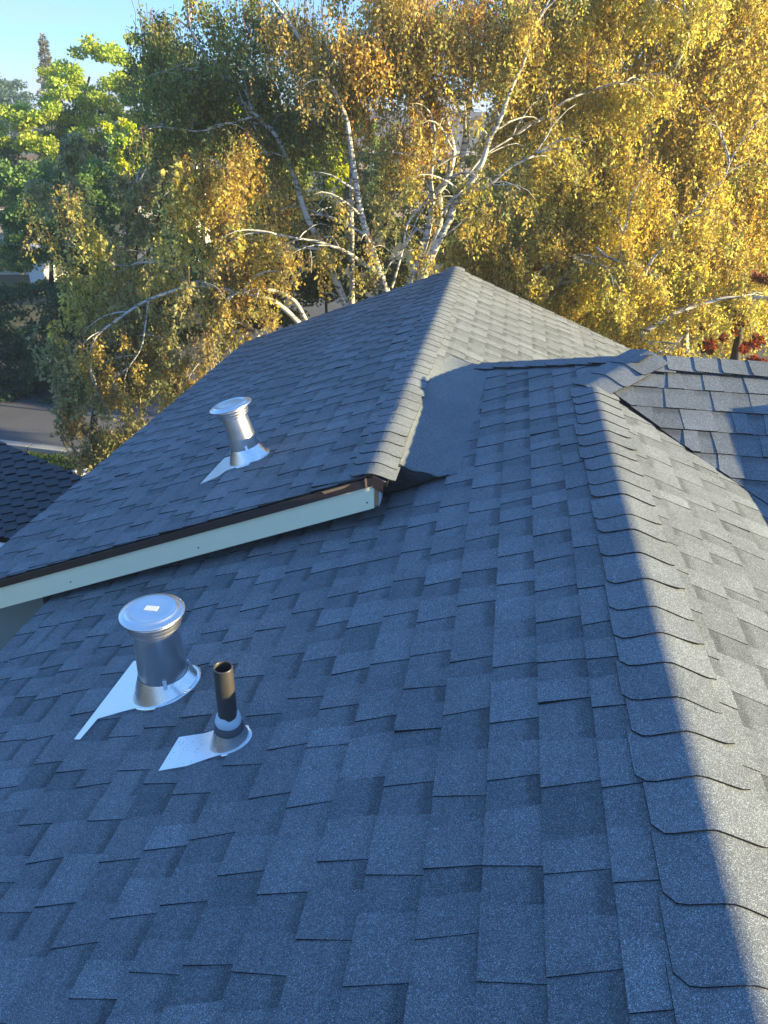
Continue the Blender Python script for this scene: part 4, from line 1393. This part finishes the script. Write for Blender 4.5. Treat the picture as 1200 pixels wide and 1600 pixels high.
   ('bright', -5.88, 16.0, 0.77, 0.35, 0.5, 0.5, 1),
   ('bright', -3.86, 15.0, 0.58, 0.21, 0.3, 0.23, 1),
   ('bright', -6.06, 16.0, 0.94, 0.28, 0.4, 0.38, 0.9),
  ]},
 'dark_tree': {"stems": [
   ('trunk', [(-13.342, 17.7, -5.25, 0.144), (-13.286, 17.65, -6.202, 0.128), (-13.434, 17.6, -7.504, 0.112), (-13.249, 17.6, -7.154, 0.106), (-12.942, 17.6, -6.188, 0.084), (-12.834, 17.6, -5.28, 0.062), (-12.527, 17.6, -3.897, 0.041)]),
  ], "clumps": [
   ('dark', -12.39, 17.0, -3.42, 1.1, 0.9, 0.94, 1),
   ('dark', -11.53, 16.9, -4.06, 0.95, 0.9, 0.87, 1),
   ('dark', -12.55, 16.8, -4.66, 1.13, 0.9, 0.8, 1),
   ('dark', -11.69, 16.8, -5.11, 1.0, 0.8, 0.61, 1),
   ('dark', -13.93, 17.3, -3.9, 1.3, 1.2, 1.79, 1),
   ('dark', -10.81, 16.7, -4.84, 0.64, 0.6, 0.48, 1),
   ('dark', -10.95, 17.2, -3.23, 0.78, 0.8, 0.63, 0.8),
  ]},
 'hedge': {"stems": [
  ], "clumps": [
   ('hedge', -4.64, 14.0, -1.55, 0.95, 0.8, 0.77, 1),
   ('hedge', -3.73, 14.3, -1.1, 0.83, 0.8, 0.83, 1),
   ('hedge', -2.88, 14.3, -1.52, 0.72, 0.8, 0.72, 1),
   ('hedge', -4.4, 14.6, -0.6, 0.84, 0.8, 0.72, 0.9),
   ('hedge', -3.22, 14.8, -0.36, 0.59, 0.7, 0.71, 0.8),
   ('hedge', -5.34, 13.8, -1.89, 0.72, 0.6, 0.48, 1),
   ('hedge', -6.45, 14.0, -2.12, 0.86, 0.7, 0.74, 1),
   ('hedge', -2.34, 14.6, -0.86, 0.47, 0.6, 0.71, 0.8),
   ('hedge', -1.68, 15.0, -0.55, 0.72, 0.6, 0.72, 0.8),
  ]},
 'hedge_b': {"stems": [
  ], "clumps": [
   ('ygold', -1.15, 14.6, -1.03, 0.71, 0.7, 0.71, 0.9),
   ('ygold', -0.16, 16.0, -0.38, 1.12, 1.0, 1.37, 1),
   ('ygold', 1.39, 16.0, -0.21, 1.34, 1.0, 1.46, 1),
   ('ygold', 2.85, 16.4, 0.47, 1.45, 1.0, 1.69, 1),
   ('ygold', 4.37, 16.4, -0.61, 1.36, 1.0, 1.72, 1),
   ('ygold', 2.12, 15.6, -2.02, 1.76, 0.9, 0.88, 1),
   ('ygold', -0.16, 15.4, -1.6, 1.12, 0.9, 0.75, 1),
  ]},
 'understory': {"stems": [
  ], "clumps": [
   ('dgreen', -14.01, 21.0, -2.98, 1.49, 0.9, 0.75, 1),
   ('mgreen', -11.9, 20.0, -3.05, 1.24, 0.9, 0.8, 0.9),
   ('dgreen', -9.99, 19.5, -3.03, 1.2, 0.9, 0.69, 0.9),
   ('hedge', -10.23, 18.0, -3.54, 1.46, 0.8, 0.81, 1),
   ('dgreen', -7.75, 18.5, -2.25, 1.27, 0.9, 0.95, 0.9),
   ('dgreen', -4.84, 26.0, -0.87, 1.23, 1.0, 1.03, 0.9),
   ('dgreen', -2.96, 26.0, -1.38, 1.44, 1.0, 1.03, 0.9),
   ('dgreen', -6.5, 25.0, -1.02, 1.4, 1.0, 1.2, 0.9),
   ('dgreen', -1.33, 25.0, -0.86, 1.16, 1.0, 1.16, 0.9),
   ('dgreen', -7.85, 24.0, -0.98, 1.16, 1.0, 1.16, 0.9),
   ('hedge', -6.09, 27.0, -0.2, 0.63, 0.8, 0.84, 0.8),
   ('dgreen', -3.81, 26.0, -0.74, 1.02, 0.9, 0.71, 0.9),
   ('mgreen', -5.85, 28.0, 0.05, 0.87, 0.9, 0.98, 0.9),
   ('dgreen', -2.26, 27.0, -0.58, 0.83, 0.9, 0.83, 0.9),
   ('mgreen', -11.83, 21.0, -1.25, 0.98, 0.9, 0.71, 1),
   ('dgreen', -10.52, 21.0, -1.29, 0.88, 0.9, 0.88, 1),
   ('mgreen', -13.15, 22.0, -0.8, 0.92, 0.9, 0.74, 1),
   ('mgreen', -11.77, 23.0, -0.14, 0.94, 0.9, 0.75, 0.9),
  ]},
 'back_tree_left': {"stems": [
   ('trunk', [(-8.655, 20.1, -5.25, 0.107), (-8.632, 20.05, -4.414, 0.095), (-8.694, 20.0, -3.929, 0.083), (-8.616, 20.0, -3.579, 0.079), (-8.487, 20.0, -1.898, 0.062), (-8.384, 20.0, -0.343, 0.046), (-8.19, 20.0, 1.103, 0.031)]),
  ], "clumps": [
   ('dgreen', -8.31, 20.0, 1.24, 1.56, 1.2, 1.25, 0.9),
   ('dgreen', -9.09, 19.5, -0.18, 1.27, 1.2, 1.11, 0.9),
   ('dgreen', -6.94, 19.5, -0.12, 1.25, 1.2, 1.1, 0.9),
   ('mgreen', -7.83, 19.0, -1.12, 1.42, 1.1, 0.95, 0.9),
   ('dgreen', -9.43, 20.5, 1.92, 0.95, 1.0, 0.95, 0.7),
   ('dgreen', -6.23, 20.5, 0.42, 0.97, 1.2, 1.29, 0.7),
   ('dgreen', -9.2, 18.5, -1.86, 0.95, 0.9, 0.63, 0.8),
  ]},
 'back_tree_mid': {"stems": [
   ('trunk', [(0.476, 24.4, -5.25, 0.114), (0.438, 24.35, -3.257, 0.102), (0.539, 24.3, -1.615, 0.089), (0.412, 24.3, -1.265, 0.085), (0.201, 24.3, 0.265, 0.059), (-0.051, 24.3, 2.162, 0.035)]),
  ], "clumps": [
   ('dgreen', -5.09, 24.0, 2.09, 1.61, 1.3, 1.61, 0.6),
   ('dgreen', -2.77, 24.0, 2.27, 1.23, 1.2, 1.4, 0.5),
   ('dgreen', -4.0, 22.0, -0.68, 0.87, 1.0, 0.87, 0.7),
   ('dgreen', 0.05, 24.0, 1.85, 1.57, 1.4, 2.09, 0.9),
   ('dgreen', 2.51, 24.5, 2.65, 2.24, 1.4, 2.24, 1),
   ('dgreen', 5.18, 25.0, 2.25, 2.09, 1.4, 2.96, 1),
  ]},
 'red_maple': {"stems": [
   ('trunk', [(3.014, 11.7, -5.25, 0.097), (3.0, 11.65, -3.73, 0.086), (3.036, 11.6, -2.56, 0.075), (2.991, 11.6, -2.21, 0.072), (2.916, 11.6, -1.795, 0.06), (2.88, 11.6, -1.399, 0.048), (2.842, 11.6, -1.08, 0.037)]),
   ('trunk', [(2.869, 11.6, -1.354, 0.032), (2.93, 11.55, -1.064, 0.025), (2.982, 11.5, -0.829, 0.018)]),
  ], "clumps": [
   ('red', 2.4, 11.2, -1.46, 0.25, 0.35, 0.2, 1),
   ('red', 2.64, 11.2, -1.18, 0.14, 0.3, 0.16, 0.8),
   ('red', 2.99, 11.1, -1.54, 0.23, 0.35, 0.18, 1),
   ('red', 3.04, 11.2, -1.07, 0.16, 0.3, 0.23, 0.8),
   ('yellow', 2.76, 11.35, -0.81, 0.4, 0.25, 0.32, 0.9),
   ('orangered', 2.96, 11.5, -0.79, 0.23, 0.4, 0.21, 0.8),
  ]},
 'far_dark': {"stems": [
   ('trunk', [(-40.675, 61.1, -5.25, 0.205), (-40.598, 61.05, -3.599, 0.182), (-40.803, 61.0, -2.297, 0.16), (-40.547, 61.0, -1.947, 0.152), (-40.119, 61.0, -0.137, 0.112), (-39.807, 61.0, 1.185, 0.074)]),
  ], "clumps": [
   ('far', -39.11, 60.0, 0.97, 2.43, 3.0, 1.7, 1),
   ('far', -43.03, 62.0, 1.36, 3.02, 3.0, 2.27, 1),
   ('far', -36.53, 58.0, -0.03, 1.89, 3.0, 1.42, 1),
   ('far', -44.4, 60.0, 1.1, 2.95, 3.0, 2.46, 1),
  ]},
}


PAL = {
    'gold': [(.30, .185, .022), (.26, .17, .024), (.20, .15, .022), (.34, .16, .016), (.15, .135, .025), (.24, .19, .03)],
    'goldbright': [(.38, .25, .035), (.34, .24, .04), (.30, .22, .03), (.40, .22, .025), (.22, .19, .03)],
    'yellow': [(.30, .22, .025), (.24, .20, .025), (.34, .23, .025), (.17, .165, .025), (.30, .17, .02)],
    'goldolive': [(.17, .145, .022), (.14, .13, .022), (.24, .17, .022), (.11, .115, .022), (.28, .17, .02)],
    'olive': [(.14, .125, .025), (.11, .11, .022), (.17, .14, .028), (.21, .16, .03), (.085, .09, .02)],
    'brownolive': [(.19, .115, .028), (.13, .105, .024), (.10, .09, .024), (.24, .12, .02), (.08, .075, .022)],
    'orange': [(.30, .14, .022), (.26, .13, .024), (.32, .18, .025), (.20, .115, .024), (.24, .16, .026), (.16, .12, .026)],
    'orangebright': [(.42, .18, .018), (.38, .20, .022), (.30, .12, .015), (.40, .25, .03)],
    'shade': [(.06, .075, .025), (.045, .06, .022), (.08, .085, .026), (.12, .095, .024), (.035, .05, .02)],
    'yg': [(.125, .165, .028), (.155, .18, .03), (.10, .145, .028), (.17, .175, .032)],
    'bright': [(.16, .19, .02), (.19, .20, .02), (.13, .175, .02), (.21, .19, .02)],
    'mgreen': [(.065, .11, .032), (.055, .095, .03), (.08, .12, .035)],
    'dgreen': [(.055, .075, .022), (.045, .065, .02), (.075, .085, .022), (.11, .10, .022)],
    'hedge': [(.045, .065, .018), (.06, .08, .02), (.035, .052, .016), (.09, .095, .02), (.15, .12, .02)],
    'dark': [(.028, .055, .022), (.022, .045, .02), (.036, .065, .026)],
    'far': [(.05, .085, .055), (.045, .075, .05)],
    'red': [(.13, .022, .014), (.16, .034, .016), (.10, .02, .014), (.15, .06, .02)],
    'orangered': [(.18, .06, .016), (.15, .05, .016), (.17, .09, .02)],
    'ygold': [(.17, .135, .02), (.13, .115, .02), (.20, .13, .018), (.10, .10, .02)],
    'conifer': [(.12, .115, .07), (.10, .10, .06), (.15, .13, .08)],
}
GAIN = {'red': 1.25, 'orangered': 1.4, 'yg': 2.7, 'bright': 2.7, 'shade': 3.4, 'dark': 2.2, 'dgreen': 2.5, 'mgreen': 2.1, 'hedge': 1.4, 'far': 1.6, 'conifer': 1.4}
for k_ in PAL:
    PAL[k_] = [tuple(min(.7, c * GAIN.get(k_, 2.4)) for c in q) for q in PAL[k_]]
    if k_ in ('gold', 'goldbright', 'yellow', 'goldolive', 'olive', 'brownolive', 'ygold'):
        PAL[k_] = [(q[0] * .93, q[1] * 1.085, q[2] * 2.5) for q in PAL[k_]]
    elif k_.startswith('orange'):
        PAL[k_] = [(q[0] * .95, q[1] * 1.10, q[2] * 2.2) for q in PAL[k_]]
HANGING = {'gold', 'goldbright', 'yellow', 'goldolive', 'olive', 'brownolive', 'orange', 'orangebright', 'shade'}


def catmull(pts, sub=4):
    P = [np.array(p) for p in pts]
    P = [2 * P[0] - P[1]] + P + [2 * P[-1] - P[-2]]
    out = []
    for i in range(1, len(P) - 2):
        for k in range(sub):
            t = k / sub
            a, b, c, d = P[i - 1], P[i], P[i + 1], P[i + 2]
            out.append(.5 * (2 * b + (c - a) * t + (2 * a - 5 * b + 4 * c - d) * t * t + (3 * b - a - 3 * c + d) * t ** 3))
    out.append(P[-2])
    return out


def hanging_leaves(cl):
    pal, x, y, z, rx, ry, rz, dens = cl
    area = math.pi * rx * rz
    depth = (np.array([x, y, z]) - np.array(CAM)) @ np.array(FW)
    lsz = (.0042 * depth + .009) * (1.3 if pal in ('olive', 'goldbright', 'orangebright') else 1.0)
    n_leaf = int(dens * 4.2 * area / (lsz * lsz * .42))
    per = 16
    ns = max(6, n_leaf // per)
    # start points in the ellipsoid, biased upward and to sub-clusters
    kc = max(5, ns // 26)
    cen = unit(NR.normal(size=(kc, 3))) * NR.uniform(.15, 1.0, (kc, 1)) ** .45
    pick = NR.randint(0, kc, ns)
    q = cen[pick] + NR.normal(size=(ns, 3)) * .19
    start = np.array([x, y, z + rz * .18]) + q * np.array([rx, ry, rz])
    slen = NR.uniform(.22, .62, ns) * min(1.0, .45 + rz)
    drift = NR.normal(size=(ns, 2)) * .13 + NR.normal(size=(kc, 2))[pick] * .10
    tcol = np.array(PAL[pal] + (PAL['goldolive'] + PAL['gold'][:2] if pal not in ('shade', 'olive') else (PAL['brownolive'][:2] if pal == 'olive' else [])))
    sc_col = tcol[NR.randint(0, len(tcol), kc)][pick] * NR.uniform(.75, 1.2, (kc, 1))[pick]
    k = np.tile(np.arange(per) / per, ns)
    si = np.repeat(np.arange(ns), per)
    kk = k + NR.uniform(-.03, .03, len(k))
    P = start[si].copy()
    L_ = slen[si]
    sway = .04 * np.sin(kk * 5 + si)
    P[:, 0] += drift[si, 0] * L_ * kk * 1.6 + sway
    P[:, 1] += drift[si, 1] * L_ * kk * 1.6
    P[:, 2] -= L_ * kk
    P += NR.normal(size=P.shape) * .018
    D = unit(NR.normal(size=P.shape) * [.75, .75, .5] + [0, 0, -.75])
    col = .45 * sc_col[si] + .55 * tcol[NR.randint(0, len(tcol), len(P))]
    col = col * NR.uniform(.65, 1.3, (len(P), 1))
    sz = lsz * NR.uniform(.55, 1.35, len(P))
    tw = (start, slen, drift)
    return P, D, sz, col, tw


def bush_leaves(cl):
    pal, x, y, z, rx, ry, rz, dens = cl
    depth = (np.array([x, y, z]) - np.array(CAM)) @ np.array(FW)
    lsz = .0036 * depth + .015
    area = 4.2 * rx * rz
    n = int(dens * 4.0 * area / (lsz * lsz * .45))
    n = min(n, 16000)
    kc = max(8, n // 170)
    cen = unit(NR.normal(size=(kc, 3)) + [0, -.25, .1]) * NR.uniform(.35, 1.0, (kc, 1)) ** .5
    pick = NR.randint(0, kc, n)
    sub = unit(NR.normal(size=(n, 3))) * NR.uniform(0, 1, (n, 1)) ** .5 * .27
    sub[:, 2] *= .7
    P = np.array([x, y, z]) + (cen[pick] + sub) * np.array([rx, ry, rz])
    D = unit(NR.normal(size=(n, 3)) + sub * 3 + [0, -.1, -.1])
    tcol = np.array(PAL[pal])
    col = tcol[NR.randint(0, len(tcol), n)] * .6 + tcol[NR.randint(0, len(tcol), kc)][pick] * .4
    col = col * NR.uniform(.7, 1.25, (n, 1)) * NR.uniform(.8, 1.15, (kc, 1))[pick]
    return P, D, lsz * NR.uniform(.6, 1.3, n), col


INFO = {
    'birch_left': ('birch_tree', 'three stemmed white birch with gold and brown leaves behind the left roof slope', 'tree', 'birch trees behind the house'),
    'birch_centre': ('birch_tree', 'white birch with fanning trunks and orange hanging leaves above the roof apex', 'tree', 'birch trees behind the house'),
    'birch_right': ('birch_tree', 'big dense golden birch filling the right side behind the roofs', 'tree', 'birch trees behind the house'),
    'birch_street': ('birch_tree', 'weeping golden birch with bare brown trunk in the gravel by the street', 'tree', 'birch trees behind the house'),
    'tall_green': ('green_tree', 'tall sunlit yellow green tree against the sky at upper left', 'tree', None),
    'soft_green': ('green_tree', 'soft mid green tree in shade at the left edge below the sunlit crown', 'tree', None),
    'bright_sapling': ('sapling', 'bright lime green sapling in front of the shaded green trees', 'tree', None),
    'yellow_sapling': ('sapling', 'bright yellow green sapling behind the left birch stems', 'tree', None),
    'dark_tree': ('dark_tree', 'dark green leafy tree in shade overhanging the street', 'tree', None),
    'hedge': ('hedge', 'dark green hedge behind the white birch trunks left of the apex', 'hedge', None),
    'hedge_b': ('hedge', 'olive green hedge mass behind the golden birch at right', 'hedge', None),
    'back_tree_left': ('green_tree', 'dark green tree behind the upper left birch stems', 'tree', None),
    'back_tree_mid': ('green_tree', 'broad dark tree far behind the orange birch crown', 'tree', None),
    'red_maple': ('maple_tree', 'dark trunked maple with red leaves at the right edge', 'tree', None),
    'understory': ('shrubs', 'dark green shrub belt in shade between the far houses and the birches', 'shrubs', None),
    'far_dark': ('far_tree', 'distant bluish tree under the sky at the left edge', 'tree', None),
}
for key, tr in TREES.items():
    name, label, cat, grp = INFO[key]
    first = tr['stems'][0][1][0] if tr['stems'] else (tr['clumps'][0][1], tr['clumps'][0][2], GZ)
    t = empty(name, (first[0], first[1], GZ), label=label, cat=cat, group=grp)
    bark = BIRCH if key.startswith('birch') and key != 'birch_street' else DARKBARK
    for kind, pts in tr['stems']:
        c = catmull(pts)
        if pts[0][2] > GZ + .5 and kind == 'trunk' and key not in ('birch_centre',):
            c = [np.array([c[0][0], c[0][1], GZ - .05, c[0][3] * 1.3])] + c
        mb = MB()
        rs = [max(.004, q[3] * (.86 if key.startswith('birch') else 1)) * (1 + .06 * math.sin(i * 2.1)) for i, q in enumerate(c)]
        mb.tube([q[:3] for q in c], rs, 8)
        mb.build(kind, bark, t)
    Vs, Fs, Cs, off = [], [], [], 0
    extra = []
    sprouts = MB()
    if key.startswith('birch'):
        palS = {'birch_left': 'brownolive', 'birch_centre': 'goldolive', 'birch_right': 'yellow', 'birch_street': 'olive'}[key]
        for kind, pts in tr['stems']:
            c = catmull(pts, 3)
            jobs = [(len(c) - 1, True) for _ in range(3)]
            nsp = 7 if kind == 'trunk' else 4
            jobs += [(R.randint(int(len(c) * .35), len(c) - 2), False) for _ in range(nsp)]
            for ix, end in jobs:
                p = Vector(c[ix][:3])
                tan = (Vector(c[ix][:3]) - Vector(c[max(0, ix - 2)][:3])).normalized()
                az = R.uniform(0, 6.283)
                d = (tan * (.9 if end else .45) + Vector((math.cos(az), math.sin(az), 0)) * (.45 if end else .8) + Vector((0, 0, .25))).normalized()
                ln = R.uniform(.35, .9)
                r0 = min(c[ix][3] * (.8 if end else .4), .016)
                q, rr4 = [p], [r0]
                stp = ln / 6
                for k in range(6):
                    d = (d + Vector((R.uniform(-.22, .22), R.uniform(-.22, .22), R.uniform(-.16, .06) - .05 * k))).normalized()
                    q.append(q[-1] + d * stp)
                    rr4.append(r0 * (1 - (k + 1) / 6) + .0025)
                sprouts.tube(q, rr4, 5)
                for k in (3, 4, 5, 6):
                    pk = .75
                    if key == 'birch_centre':
                        pk = .3 if k > 4 else 0
                    elif key == 'birch_left' and p.z < .9:
                        pk = .35 if k > 3 else 0
                    if R.random() < pk:
                        e_ = q[k]
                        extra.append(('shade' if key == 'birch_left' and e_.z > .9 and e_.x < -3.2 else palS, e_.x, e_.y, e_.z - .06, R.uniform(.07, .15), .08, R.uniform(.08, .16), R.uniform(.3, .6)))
        sprouts.build('branchlets', BIRCH, t, kind='stuff')
    if key in ('birch_left', 'birch_right'):
        pal0 = {'birch_left': 'gold', 'birch_centre': 'goldolive', 'birch_right': 'yellow', 'birch_street': 'olive'}[key]
        for kind, pts in tr['stems']:
            for q in pts[1:]:
                if kind == 'branch' and R.random() < .7:
                    for _ in range(1):
                        extra.append((pal0, q[0] + R.uniform(-.12, .12), q[1] - R.uniform(-.05, .16), q[2] - R.uniform(.02, .2), R.uniform(.10, .2), .10, R.uniform(.10, .22), R.uniform(.35, .7)))
    twig = MB()
    tw_pts = []
    hang = False
    for cl in tr['clumps'] + extra:
        if key in ('birch_left', 'birch_street') and cl[0] not in ('shade', 'olive'):
            cl = cl[:-1] + (cl[-1] * .66,)
        if cl[0] in HANGING:
            hang = True
            P, D, sz, col, tw = hanging_leaves(cl)
            st_, sl_, dr_ = tw
            for i in range(0, len(st_), 2):
                tw_pts.append((st_[i], sl_[i], dr_[i]))
            V, F = leaf_arrays(P, D, sz, .66)
        else:
            P, D, sz, col = bush_leaves(cl)
            V, F = leaf_arrays(P, D, sz, .72)
        Vs.append(V); Fs.append(F + off); Cs.append(np.repeat(col, 4, 0)); off += len(V)
    V, F, Cc = np.concatenate(Vs), np.concatenate(Fs), np.concatenate(Cs)
    place('crown', fast_mesh('crown', V, F, LEAF if hang else BLEAF, Cc), t, kind='stuff')
    if tw_pts:
        tv, tf = [], []
        for s_, l_, d_ in tw_pts:
            b0 = len(tv)
            for j in range(4):
                kk = -.35 + 1.3 * j / 3
                p = np.array(s_) + np.array([d_[0] * l_ * kk * 1.6 if kk > 0 else kk * kk * .8 * d_[0] * 3, d_[1] * l_ * kk * 1.6, -l_ * (kk if kk > 0 else kk * .5)])
                r_ = .0047 - .0009 * j
                for a in (0, 2.1, 4.2):
                    tv.append(p + [r_ * math.cos(a), r_ * math.sin(a), 0])
            for j in range(3):
                for a in range(3):
                    x0, x1 = b0 + j * 3 + a, b0 + j * 3 + (a + 1) % 3
                    tf.append((x0, x1, x1 + 3, x0 + 3))
        place('twigs', fast_mesh('twigs', np.array(tv), np.array(tf), TWIGBARK), t, kind='stuff')

# pointed conifer against the sky
ct = empty('conifer_tree', (-26.9, 45.0, GZ), label='thin pointed conifer top against the sky at upper left', cat='tree')
mb = MB()
mb.tube([(-27.0, 45, GZ), (-26.8, 45, 0), (-26.55, 45, 4.5)], [.22, .14, .02], 8)
mb.build('trunk', DARKBARK, ct)
nl = 4200
hz = NR.uniform(0, 1, nl) ** .8
zz = 4.5 - hz * 7.0
layer = (np.sin(zz * 11) * .5 + .5) * .6 + .45
rr3 = (.08 + hz * 1.55) * layer * NR.uniform(.15, 1, nl) ** .6
ang = NR.uniform(0, 6.283, nl)
P = np.stack([-26.55 - hz * .35 + rr3 * np.cos(ang), 45 + rr3 * np.sin(ang), zz - rr3 * .22], 1)
D = unit(np.stack([np.cos(ang), np.sin(ang), np.full(nl, -.15)], 1) + NR.normal(size=(nl, 3)) * .4)
V, F = leaf_arrays(P, D, NR.uniform(.12, .28, nl), .35)
cc = np.array(PAL['conifer'])[NR.randint(0, 3, nl)]
place('crown', fast_mesh('crown', V, F, BLEAF, np.repeat(cc, 4, 0)), ct, kind='stuff')

# ------------------------------------------------------------------ thin evening haze in the air
hz_m = bpy.data.materials.new('thin_haze')
hz_m.use_nodes = True
hn, hl = hz_m.node_tree.nodes, hz_m.node_tree.links
hn.clear()
pv = hn.new('ShaderNodeVolumePrincipled')
pv.inputs['Color'].default_value = (0.78, 0.88, 1.0, 1)
pv.inputs['Density'].default_value = 0.0019
pv.inputs['Anisotropy'].default_value = 0.2
ho = hn.new('ShaderNodeOutputMaterial')
hl.new(pv.outputs[0], ho.inputs['Volume'])
mb = MB()
mb.box((0, 220, (GZ - 1 + 6.5) / 2), (820, 580, 6.5 - GZ + 1))
mb.build('haze', hz_m, kind='stuff', label='thin pale evening haze in the air', cat='haze')
